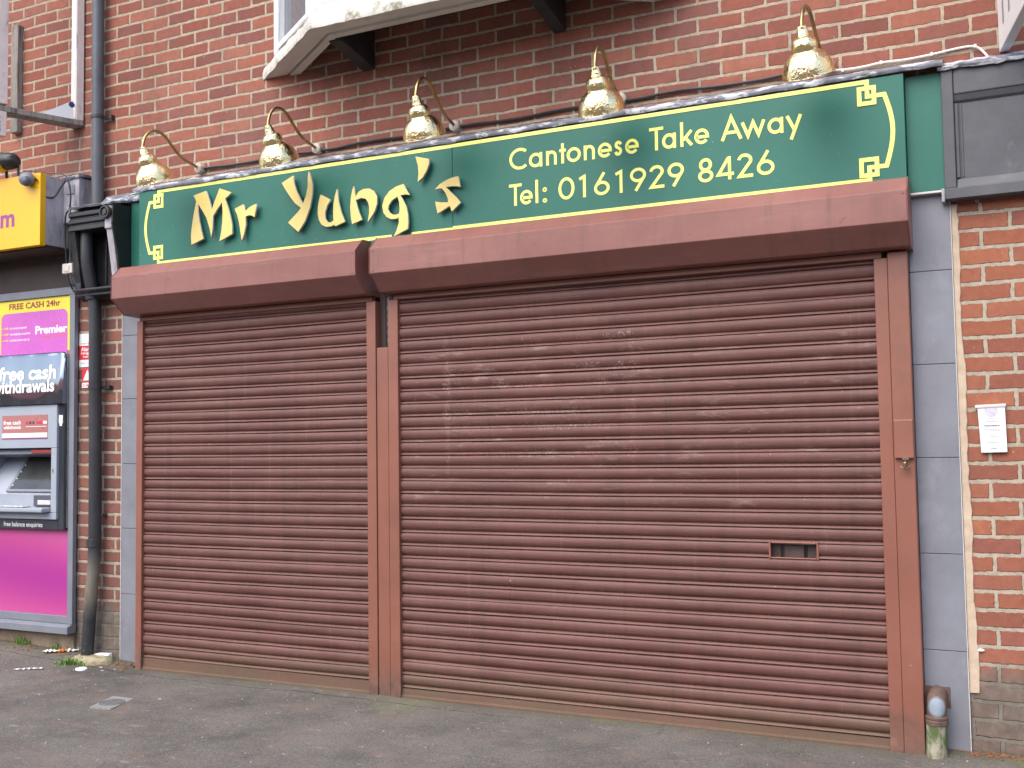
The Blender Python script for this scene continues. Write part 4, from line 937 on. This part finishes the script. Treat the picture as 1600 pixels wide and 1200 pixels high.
for i in range(nx + 1):
    x = FX0 + (FX1 - FX0) * i / nx; e = min(x - FX0, FX1 - x); top = 2.02 - (.03 - math.sqrt(max(0, .03 ** 2 - (.03 - min(e, .03)) ** 2)))
    m.v += [(x, -.0328, 1.675), (x, -.0328, top)]
bo = (nx + 1) * (nz + 1)
for i in range(nx):
    for j in range(nz): q_ = i * (nz + 1) + j; m.f.append((q_, q_ + nz + 1, q_ + nz + 2, q_ + 1))
    m.f += [(i * (nz + 1), bo + 2 * i, bo + 2 * i + 2, (i + 1) * (nz + 1)), (i * (nz + 1) + nz, (i + 1) * (nz + 1) + nz, bo + 2 * i + 3, bo + 2 * i + 1), (bo + 2 * i, bo + 2 * i + 1, bo + 2 * i + 3, bo + 2 * i + 2)]
m.f += [tuple(range(nz + 1)) + (bo + 1, bo), tuple(nx * (nz + 1) + k for k in range(nz, -1, -1)) + (bo + 2 * nx, bo + 2 * nx + 1)]
hd = m.build('header', 'mirror', cm, smooth=True, angle=50)
m = MB(); m.box(-5.612, -5.560, -.070, -.0305, .845, 1.6745); m.build('surround', 'gloss', cm, bevel=.006)
m = MB(); m.box(FX0, -5.6125, -.070, -.0305, .845, .913); m.build('surround', 'gloss', cm, bevel=.006)
m = MB(); m.box(-5.559, -5.5545, -.052, -.0305, .86, 2.005); m.build('chrome_edge', 'steel', cm, bevel=.002)
for args in (('free cash', -6.168, -5.618, 1.846, .092), ('withdrawals', -6.217, -5.626, 1.760, .083)):
    tx = text('lettering', *args, -.0705, 'white', cm, bold=.03)
    for v in tx.data.vertices:
        wx, wz = v.co.x + ORI[cm].x, v.co.z + ORI[cm].z; v.co.y = hsurf(wx, wz) - .0014 - ORI[cm].y
text('lettering', 'free balance enquiries', -6.127, -5.755, .862, .030, -.0705, 'white', cm, bold=.01)
cs = MB()
CX0, CX1 = -6.50, -5.614
cs.box(CX0, CX1, -.0855, .2, 1.385, 1.672)                          # upper hood
cs.prism_x([(-.0855, .958), (-.0855, 1.384), (.16, 1.384), (.16, .958)], -5.665, CX1)     # right cheek
cs.prism_x([(-.0855, .958), (-.0855, 1.384), (.16, 1.384), (.16, .958)], CX0, -6.34)      # left cheek
cs.box(CX0, CX1, -.0855, .1, .914, .9575)
csg = cs.build('casing', 'atm', cm, bevel=.004)
m = MB(); m.prism_x([(-.06, .958), (-.06, 1.078), (.135, 1.34), (.135, 1.384), (.158, 1.384), (.158, .958)], -6.339, -5.666); m.build('sloped_back', 'atm', cm, bevel=.003)
m = MB(); m.prism_x([(-.075, 1.345), (-.05, 1.384), (.13, 1.384), (.13, 1.330), (.02, 1.325)], -6.339, -5.666); m.build('visor', 'atmdark', cm, bevel=.003)
m = MB(); m.box(-5.86, -5.667, -.078, -.0755, 1.352, 1.372); m.build('card_strip', 'redtext', cm)
# tilted screen in its bezel
def slope(y0, z0, y1, z1, u, off=0.):
    dy, dz = y1 - y0, z1 - z0; L = math.hypot(dy, dz); ny, nz = -dz / L, dy / L
    return (y0 + dy * u + ny * off, z0 + dz * u + nz * off)
A0, A1 = (-.06, 1.078), (.135, 1.34)
def sl_box(mb, x0, x1, u0, u1, o0, o1):
    q = [slope(*A0, *A1, u0, o0), slope(*A0, *A1, u1, o0), slope(*A0, *A1, u1, o1), slope(*A0, *A1, u0, o1)]
    mb.prism_x(q, x0, x1); return mb
bz = sl_box(MB(), -6.12, -5.69, .03, .97, .001, .016).build('screen_bezel', 'frame', cm, bevel=.004)
sl_box(MB(), -6.09, -5.70, .09, .92, .0165, .018).build('screen', 'screen', bz)
m = MB()
for k in range(4): m.blob((-6.077, *slope(*A0, *A1, .17 + .17 * k, .019)), (.006, .005, .005), 8, 5)
m.build('side_keys', 'white', bz, smooth=True)
m = MB(); m.box(-6.335, -5.672, -.150, -.0605, .962, .992); shf = m.build('shelf', 'atm', cm, bevel=.008)
m = MB(); m.box(-6.11, -5.86, -.14, -.075, .9925, .996); kp = m.build('keypad', 'atmdark', cm, bevel=.001)
m = MB()
for i in range(5):
    for j in range(4): m.box(-6.10 + i * .048, -6.062 + i * .048, -.136 + j * .0155, -.124 + j * .0155, .9965, 1.0)
m.build('keys', 'white', kp)
m = MB(); m.box(-5.835, -5.667, -.078, -.061, .998, 1.072); m.build('slot_surround', 'atmdark', cm, bevel=.004)
m = MB(); m.box(-5.79, -5.669, -.084, -.0785, 1.010, 1.040); m.build('cash_slot', 'trim', cm, bevel=.003)
pr = B(-6.132, -5.697, -.0872, -.0857, 1.447, 1.606).build('print_card', 'rosy', cm)
B(-6.130, -5.699, -.0884, -.0875, 1.456, 1.487).build('print_stripe', 'white', pr)
B(-6.132, -5.697, -.0884, -.0875, 1.447, 1.453).build('print_stripe', 'purple', pr)
text('print_words', 'free cash', -6.120, -5.951, 1.546, .027, -.0877, 'white', pr, bold=.03)
text('print_words', 'withdrawals', -6.119, -5.950, 1.516, .024, -.0877, 'white', pr, bold=.03)
for i, (c_, a, b) in enumerate((('red', -5.905, -5.878), ('navy', -5.868, -5.852), ('navy', -5.838, -5.822), ('red', -5.80, -5.752), ('white', -5.738, -5.705))):
    B(a, b, -.0884, -.0875, 1.546, 1.564).build('card_mark', c_, pr)
B(-5.905, -5.705, -.0880, -.0875, 1.527, 1.531).build('card_caption', 'white', pr)
m = MB(); m.box(-5.610, -5.575, -.0735, -.0705, 1.545, 1.600); m.box(-5.603, -5.582, -.0735, -.0705, 1.528, 1.5445); m.build('torn_label', 'white', cm)
m = MB(); m.prism_x([(-.0857, 1.215), (-.0857, 1.245), (-.0866, 1.245), (-.0866, 1.215)], -5.652, -5.640); m.build('sticker', 'mossy', cm)

# alarm cards behind the downpipe
ac = thing('alarm_sign', 'stack of white and red alarm cards on the pier, half behind the downpipe', 'alarm sign', (-5.41, 0, 1.778))
XR = -5.325
for i, (c_, a, b, x0) in enumerate((('white', 2.057, 2.137, -5.506), ('red', 1.964, 2.056, -5.506), ('white', 1.916, 1.963, -5.506), ('red', 1.812, 1.908, -5.478), ('white', 1.778, 1.811, -5.478))):
    B(x0, XR, -.005, -.0005, a, b).build('card', c_, ac)
text('lettering', 'veris', -5.493, -5.400, 2.066, .013, -.0056, 'ink', ac, bold=.01)
text('lettering', 'Alarm', -5.490, -5.385, 2.021, .026, -.0056, 'white', ac, bold=.02)
text('lettering', 'range', -5.490, -5.400, 2.000, .012, -.0056, 'white', ac, bold=.02)
text('lettering', 'veri', -5.473, -5.408, 1.978, .013, -.0056, 'white', ac, bold=.02)
text('lettering', 'lar m', -5.489, -5.400, 1.936, .012, -.0056, 'ink', ac)
m = MB(); m.prism_y([(-5.468, 1.826), (-5.39, 1.826), (-5.429, 1.898)], -.0062, -.0055); m.build('triangle', 'white', ac)
B(-5.50, -5.33, -.0056, -.0051, 1.892, 1.900).build('rule', 'red', ac)
text('lettering', '0 800', -5.470, -5.385, 1.786, .015, -.0056, 'red', ac, bold=.02)

# ------------------------------------------------------------ timber frame at the top left
fr = thing('timber_frame', 'white timber board frame standing out from the brickwork above the yellow sign', 'frame', (-5.5, -.02, 3.52))
O = Vector((-5.495, -.004, 0)); D = Vector((-.40, -.917, 0)).normalized(); Q = Vector((D.y, -D.x, 0)); Q = -Q if Q.x < 0 else Q
def fbox(mb, d0, d1, q0, q1, z0, z1):
    r = [O + D * d0 + Q * q0, O + D * d1 + Q * q0, O + D * d1 + Q * q1, O + D * d0 + Q * q1]
    mb.prism([(p.x, p.y, z0) for p in r], [(p.x, p.y, z1) for p in r]); return mb
fbox(MB(), .0, .050, -.085, .0, 3.585, 5.4).build('wall_post', 'wood_w', fr, bevel=.003)
fbox(MB(), -.0, .049, .0005, .020, 3.572, 5.4).build('post_side_strip', 'wood_p', fr, bevel=.003)  # side face of the wall post, laid on as a thin pinker strip
fbox(MB(), -.0, .95, -.085, .024, 3.535, 3.571).build('bottom_rail', 'wood_g', fr, bevel=.003)
fp = fbox(MB(), .475, .53, -.06, .024, 3.585, 4.9).build('outer_post', 'wood_p', fr, bevel=.003)
fbox(MB(), .48, .545, -.01, .026, 3.375, 3.534).build('stub_post', 'wood_p', fr, bevel=.003)
gp = MB(); a_, b_, c_ = O + D * .065 + Q * .008, O + D * .262 + Q * .008, O + D * .065 + Q * .008
t_ = Q * .006
gp.prism([(a_.x, a_.y, 3.573), (b_.x, b_.y, 3.573), (c_.x, c_.y, 3.70)], [(a_.x + t_.x, a_.y + t_.y, 3.573), (b_.x + t_.x, b_.y + t_.y, 3.573), (c_.x + t_.x, c_.y + t_.y, 3.70)])
gs = gp.build('gusset', 'white', fr)
dsc = O + D * .076 + Q * .0145
MB().lathe([(.0001, 0), (.020, 0), (.020, .001)], (dsc.x, dsc.y, 3.668), -Q, 20).build('round_mark', 'navy', gs)
pt = O + D * .500 + Q * .0266
for z0_, par in ((3.40, fr), (4.27, fr)):
    # stamped timber mark read sideways
    text('stamp', 'SKY', 0, .115, 0, .028, 0, 'ink', fr, axes=((pt.x + .014 * D.x, pt.y + .014 * D.y, z0_), (0, 0, 1), tuple(D * 1.0)))
bt = thing('batten', 'weathered grey batten fixed upright on the brickwork behind the timber frame', 'batten', (-6.1, -.03, 3.57))
m = MB(); m.box(-6.150, -6.080, -.045, -.001, 3.575, 4.34); m.build('post', 'wood_g', bt, bevel=.006)

# ------------------------------------------------------------ right-hand side
df = thing('dark_fascia', 'dark grey panelled fascia of the shop to the right of the green sign', 'fascia', (.6, -.03, 2.41))
B(-.176, 3, -.045, -.002, 2.412, 3.0).build('panel', 'slate', df)
m = MB(); m.box(-.180, -.132, -.072, -.0455, 2.46, 2.995); m.build('stile', 'slate', df, bevel=.004)
m = MB(); m.box(-.131, 3, -.068, -.0455, 2.875, 2.995); m.build('top_rail', 'slate', df, bevel=.006)
m = MB(); m.box(-.180, 3, -.080, -.0455, 2.412, 2.4595); m.prism_x([(-.046, 2.46), (-.046, 2.505), (-.055, 2.50), (-.066, 2.46)], -.131, 3); m.build('bottom_rail', 'slate', df, bevel=.003)
m = MB(); m.prism_x([(-.046, 2.84), (-.046, 2.8745), (-.064, 2.8745), (-.056, 2.85)], -.131, 3); m.build('moulding', 'slate', df)
m = MB(); m.box(-.108, -.100, -.05, -.0455, 2.51, 2.835); m.box(-.130, -.116, -.058, -.0455, 2.507, 2.838); m.build('moulding', 'slate', df, bevel=.002)
m = MB(); m.box(-.195, -.181, -.062, -.003, 2.405, 2.465); m.build('end_block', 'greyboard', df, bevel=.003)
hs = thing('hanging_sign', 'white projecting sign board with grey lettering above the dark fascia', 'sign', (.1, -.3, 3.05))
hd_ = Vector((.167, -.986, 0)).normalized(); hq = Vector((hd_.y, -hd_.x, 0)); hq = -hq if hq.x > 0 else hq
h0 = Vector((.058, -.004, 0))
def hbox(mb, d0, d1, q0, q1, z0, z1):
    r = [h0 + hd_ * d0 + hq * q0, h0 + hd_ * d1 + hq * q0, h0 + hd_ * d1 + hq * q1, h0 + hd_ * d0 + hq * q1]
    mb.prism([(p.x, p.y, z0) for p in r], [(p.x, p.y, z1) for p in r]); return mb
hbox(MB(), 0, .75, -.04, 0, 3.052, 3.80).build('board', 'white', hs, bevel=.004)
po_ = h0 + hd_ * .10 + hq * .0008
text('lettering', 'I I T I', 0, .5, 0, .10, 0, 'ink', hs, bold=.01, axes=((po_.x, po_.y, 3.14), tuple(hd_), (0, 0, 1)))
pq = thing('plaque', 'small white certificate plaque with a grey seal on the right brick pier', 'plaque', (-.03, -.01, 1.3))
MB().prism_y([(-.0775, 1.302), (.0245, 1.304), (.0215, 1.508), (-.0865, 1.500)], -.018, -.0005).build('card', 'white', pq, bevel=.002)
MB().prism_y([(-.096, 1.494), (.027, 1.499), (.026, 1.513), (-.096, 1.509)], -.022, -.0005).build('top_clip', 'trim', pq, bevel=.003)
MB().prism_y([(-.033 + .0265 * math.cos(R(a)), 1.484 + .0265 * math.sin(R(a))) for a in range(150, 391, 12)], -.0192, -.0182).build('seal', 'paleink', pq)
rn = random.Random(8)
def fine(name, x0, x1, z, hh, mat):
    m = MB(); x = x0
    while x < x1:
        w_ = rn.uniform(.002, .008); m.box(x, min(x + w_, x1), -.0187, -.0182, z, z + hh * rn.uniform(.7, 1)); x += w_ + .0014
    return m.build(name, mat, pq)
for a, b, z, hh, mt in ((-.049, -.014, 1.450, .003, 'ink'), (-.038, -.022, 1.443, .0025, 'ink'), (-.055, -.007, 1.436, .003, 'ink'), (-.062, .0, 1.416, .0055, 'ink_dark'), (-.064, .011, 1.402, .0025, 'ink'), (-.050, .0, 1.396, .0025, 'ink'), (-.036, -.023, 1.380, .0025, 'ink'), (-.046, -.007, 1.370, .003, 'ink'), (-.054, .001, 1.346, .0025, 'ink'), (-.038, -.017, 1.320, .004, 'ink_dark')):
    fine('print_line', a, b, z, hh, mt)
wp_ = thing('waste_pipe', 'brown waste elbow dropping into a mossy pale pipe at the foot of the tiled strip', 'pipe', (-.30, -.06, 0))
el = MB().tube([tuple(p) for p in catmull([(-.291, -.0165, .252), (-.291, -.045, .252), (-.291, -.072, .238), (-.292, -.080, .205), (-.293, -.080, .150)], 5)], .040, 20).build('elbow', 'clay', wp_, smooth=True)
MB().lathe([(.041, 0), (.0465, .003), (.0465, .020), (.044, .024), (.0465, .028), (.0465, .036), (.041, .04)], (-.293, -.080, .138), (0, 0, 1), 24).build('collar', 'clay', wp_, smooth=True, angle=30)
MB().tube([(-.294, -.080, .141), (-.297, -.079, .06), (-.300, -.078, -.03)], .043, 20).build('lower_pipe', 'mossy', wp_, smooth=True)
lc = thing('lime_spatter', 'white blob of filler on the bricks beside the lower tiled strip', 'filler blob', (-.11, 0, .45))
MB().blob((-.112, -.002, .452), (.018, .008, .008), 12, 7).build('blob', 'trim', lc, smooth=True, angle=180)

# ------------------------------------------------------------ pavement things
mc = thing('access_cover', 'small grey iron cover set in the pavement in front of the narrow shutter', 'cover', (-4.40, -.75, 0))
q = [(-4.441, -.865), (-4.303, -.852), (-4.353, -.638), (-4.509, -.640)]; zc = gz(-4.4, -.75) + .004
MB().prism([(x, y, zc - .02) for x, y in q], [(x, y, zc) for x, y in q]).build('frame', 'iron', mc)
cx, cy = sum(p[0] for p in q) / 4, sum(p[1] for p in q) / 4
MB().lathe([(.060, 0), (.062, .0012), (.067, .0012), (.068, 0)], (cx, cy, zc), (0, 0, 1), 28).build('rim', 'iron_in', mc)
lid = MB().lathe([(.0001, .0008), (.058, .0008), (.058, 0)], (cx, cy, zc), (0, 0, 1), 28).build('lid', 'iron', mc)
m = MB()
for k in range(-4, 5):
    yy = k * .012; hw = math.sqrt(.055 ** 2 - yy ** 2); m.box(cx - hw, cx + hw, cy + yy - .002, cy + yy + .002, zc + .0009, zc + .002)
m.build('ridges', 'iron_in', lid)
def at(x, y, dz=0.): return (x, y, gz(x, y) + dz)
wr = thing('sweet_wrapper', 'crumpled white and orange wrapper lying at the foot of the pier', 'wrapper', at(-5.62, -.09))
m = MB(); rn = random.Random(2)
def sheet(m, cx, cy, lx, ly, ang, z0, amp, nx=8, ny=4, seed=1):
    r = random.Random(seed); o = len(m.v); ca, sa = math.cos(ang), math.sin(ang)
    for layer in (0, .0012):
        for i in range(nx + 1):
            for j in range(ny + 1):
                u, v = (i / nx - .5) * lx, (j / ny - .5) * ly
                hsh = math.sin(i * 2.7 + seed) * math.cos(j * 2.1 + seed * .7)
                m.v.append((cx + u * ca - v * sa, cy + u * sa + v * ca, z0 + amp * (1 + hsh) + layer))
    n1 = (nx + 1) * (ny + 1)
    for L_ in (0, 1):
        for i in range(nx):
            for j in range(ny):
                a = o + L_ * n1 + i * (ny + 1) + j; m.f.append((a, a + ny + 1, a + ny + 2, a + 1))
    edge = [i * (ny + 1) for i in range(nx + 1)] + [nx * (ny + 1) + j for j in range(1, ny + 1)] + [i * (ny + 1) + ny for i in range(nx - 1, -1, -1)] + [j for j in range(ny - 1, 0, -1)]
    for k in range(len(edge)): a, b = o + edge[k], o + edge[(k + 1) % len(edge)]; m.f.append((a, b, b + n1, a + n1))
    return m
sheet(MB(), -5.645, -.085, .10, .045, .5, gz(-5.6, -.09) + .002, .012, seed=3).build('white_end', 'white', wr)
sheet(MB(), -5.572, -.055, .05, .042, .45, gz(-5.6, -.09) + .006, .010, 5, 4, seed=5).build('orange_band', 'orange', wr)
sheet(MB(), -5.515, -.025, .07, .045, .4, gz(-5.6, -.09) + .004, .014, 5, 4, seed=8).build('white_end', 'white', wr)
ld = thing('cup_lid', 'white oval lid lying flat on the pavement in front of the downpipe', 'lid', at(-5.18, -.258))
MB().lathe([(.0001, .006), (.024, .006), (.028, .010), (.034, .008), (.036, .001), (.030, 0), (.0001, 0)], at(-5.18, -.258), (.1, 0, 1), 20).build('disc', 'white', ld, smooth=True, angle=40)
pk = thing('paper_packet', 'folded white paper packet leaning against the pier by the downpipe', 'packet', at(-5.22, -.06))
m = MB(); a = at(-5.222, -.05); m.prism([(a[0] - .06, a[1] - .03, a[2]), (a[0] + .06, a[1] - .025, a[2]), (a[0] + .06, a[1] + .02, a[2] + .005), (a[0] - .06, a[1] + .02, a[2])], [(a[0] - .058, a[1] - .01, a[2] + .028), (a[0] + .056, a[1] - .008, a[2] + .034), (a[0] + .056, a[1] + .022, a[2] + .036), (a[0] - .058, a[1] + .022, a[2] + .03)])
m.build('packet', 'white', pk, bevel=.003)
st = thing('paper_strip', 'thin pale paper strip on the pavement in front of the magenta panel', 'paper strip', at(-5.45, -.41))
sheet(MB(), -5.45, -.415, .17, .018, .62, gz(-5.45, -.41) + .001, .006, 12, 2, seed=4).build('strip', 'white', st)
cl = thing('concrete_collar', 'mossy concrete collar around the foot of the downpipe', 'collar', at(-5.27, -.08))
m = MB(); rn = random.Random(6); rings = [(.165, -.01), (.155, .018), (.120, .034), (.07, .036), (.0001, .034)]
for r_, z_ in rings:
    for k in range(20):
        an = 2 * math.pi * k / 20; jj = 1 + rn.uniform(-.12, .12) * (r_ > .05)
        m.v.append((-5.275 + r_ * jj * math.cos(an) * .95, -.085 + r_ * jj * math.sin(an) * .62, gz(-5.27, -.08) - .01 + z_ + rn.uniform(-.004, .004)))
for i in range(4):
    for k in range(20): k2 = (k + 1) % 20; m.f.append((i * 20 + k, i * 20 + k2, (i + 1) * 20 + k2, (i + 1) * 20 + k))
m.build('lump', 'stone', cl, smooth=True, angle=180)
def tuft(x, y, rad, n, hgt, seed, label):
    t = thing('grass_tuft', label, 'weed', at(x, y), 'weeds at the foot of the wall'); r = random.Random(seed); m = MB(); clumps = [(r.gauss(0, .5), r.gauss(0, .45), r.uniform(.5, 1.25)) for _ in range(7)]
    for i in range(n):
        a = r.uniform(0, 6.283); q = rad * .42 * math.sqrt(r.random()); ck, cl_, ch_ = r.choice(clumps); bx_, by_ = x + ck * rad * 1.2 + q * math.cos(a), min(y + cl_ * rad * .7 + q * math.sin(a) * .7, -.006); z0 = gz(bx_, by_) - .002
        h_ = hgt * ch_ * r.uniform(.35, 1.05); ln = r.uniform(.2, 1.0) * h_; la = r.uniform(0, 6.283); dx, dy = ln * math.cos(la), ln * math.sin(la); wv = r.uniform(.0018, .0035); px, py = -math.sin(la) * wv, math.cos(la) * wv
        o = len(m.v)
        m.v += [(bx_ - px, by_ - py, z0), (bx_ + px, by_ + py, z0), (bx_ + dx * .45 - px * .8, by_ + dy * .45 - py * .8, z0 + h_ * .7), (bx_ + dx * .45 + px * .8, by_ + dy * .45 + py * .8, z0 + h_ * .7), (bx_ + dx, by_ + dy, z0 + h_ * .85)]
        m.f += [(o, o + 1, o + 3, o + 2), (o + 2, o + 3, o + 4)]
    m.build('blades', 'grass', t); return t
tuft(-5.34, -.20, .085, 260, .055, 1, 'green grass tuft in front of the concrete collar of the downpipe')
tuft(-5.63, .0 - .02, .06, 110, .06, 2, 'small weed behind the orange wrapper at the foot of the panel')
tuft(-5.98, -.035, .045, 90, .075, 3, 'small green weed below the magenta panel near the left edge')
# loose bits: litter, grit and leaf crumbs nobody would count
m = MB(); r = random.Random(77)
def chip(m, x, y, s):
    z = gz(x, y) + .0015; a = r.uniform(0, 6.28); n = r.choice((3, 4, 5)); pts = []
    for k in range(n):
        an = a + 6.283 * k / n; q = s * r.uniform(.6, 1.2); pts.append((x + q * math.cos(an) * 1.3, y + q * math.sin(an)))
    m.prism([(px, py, z - .002) for px, py in pts], [(px, py, z + s * r.uniform(.12, .4)) for px, py in pts])
for i in range(120):
    x = r.uniform(-6.3, .2); y = -.06 - abs(r.gauss(0, .5)); chip(m, x, y, r.uniform(.0015, .0045))
for x, y, s in ((-5.121, -.158, .012), (-5.009, -.15, .008), (-4.209, -.595, .008), (-4.14, -.429, .011), (-5.05, -.21, .01)): chip(m, x, y, s)
tag(m.build('litter_crumbs', 'crumb'), 'pale specks of litter and grit scattered on the pavement', 'litter', kind='stuff')
m = MB()
for i in range(220):
    k = r.random()
    if k < .35: x, y = r.gauss(-.08, .07), -.02 - abs(r.gauss(0, .025))
    elif k < .75: x, y = r.gauss(-5.75, .25), -.03 - abs(r.gauss(0, .05))
    else: x, y = r.gauss(-5.02, .07), -.05 - abs(r.gauss(0, .05))
    chip(m, x, y, r.uniform(.004, .011))
tag(m.build('dead_leaves', 'leaf'), 'brown leaf crumbs gathered along the foot of the wall', 'leaves', kind='stuff')

# ------------------------------------------------------------ across the street: what the cash machine and the brass reflect
ot = thing('terrace_house', 'red roofed brick terrace across the street, reflected in the glossy cash machine header', 'house', (-30, -30, 0))
B(-75, 35, -34, -26, -.3, 5.0).build('wall', 'far_brick', ot)
MB().prism_x([(-25.5, 4.95), (-30, 8.2), (-34.5, 4.95)], -75.3, 35.3).build('roof', 'roof_red', ot)
for k in range(14):
    xx = -72 + k * 7.6
    wd = B(xx, xx + 1.6, -25.99, -25.93, 2.9, 4.3).build('window', 'upvc', ot)
    B(xx + .12, xx + 1.48, -25.925, -25.92, 3.0, 4.2).build('pane', 'pane_dark', wd)
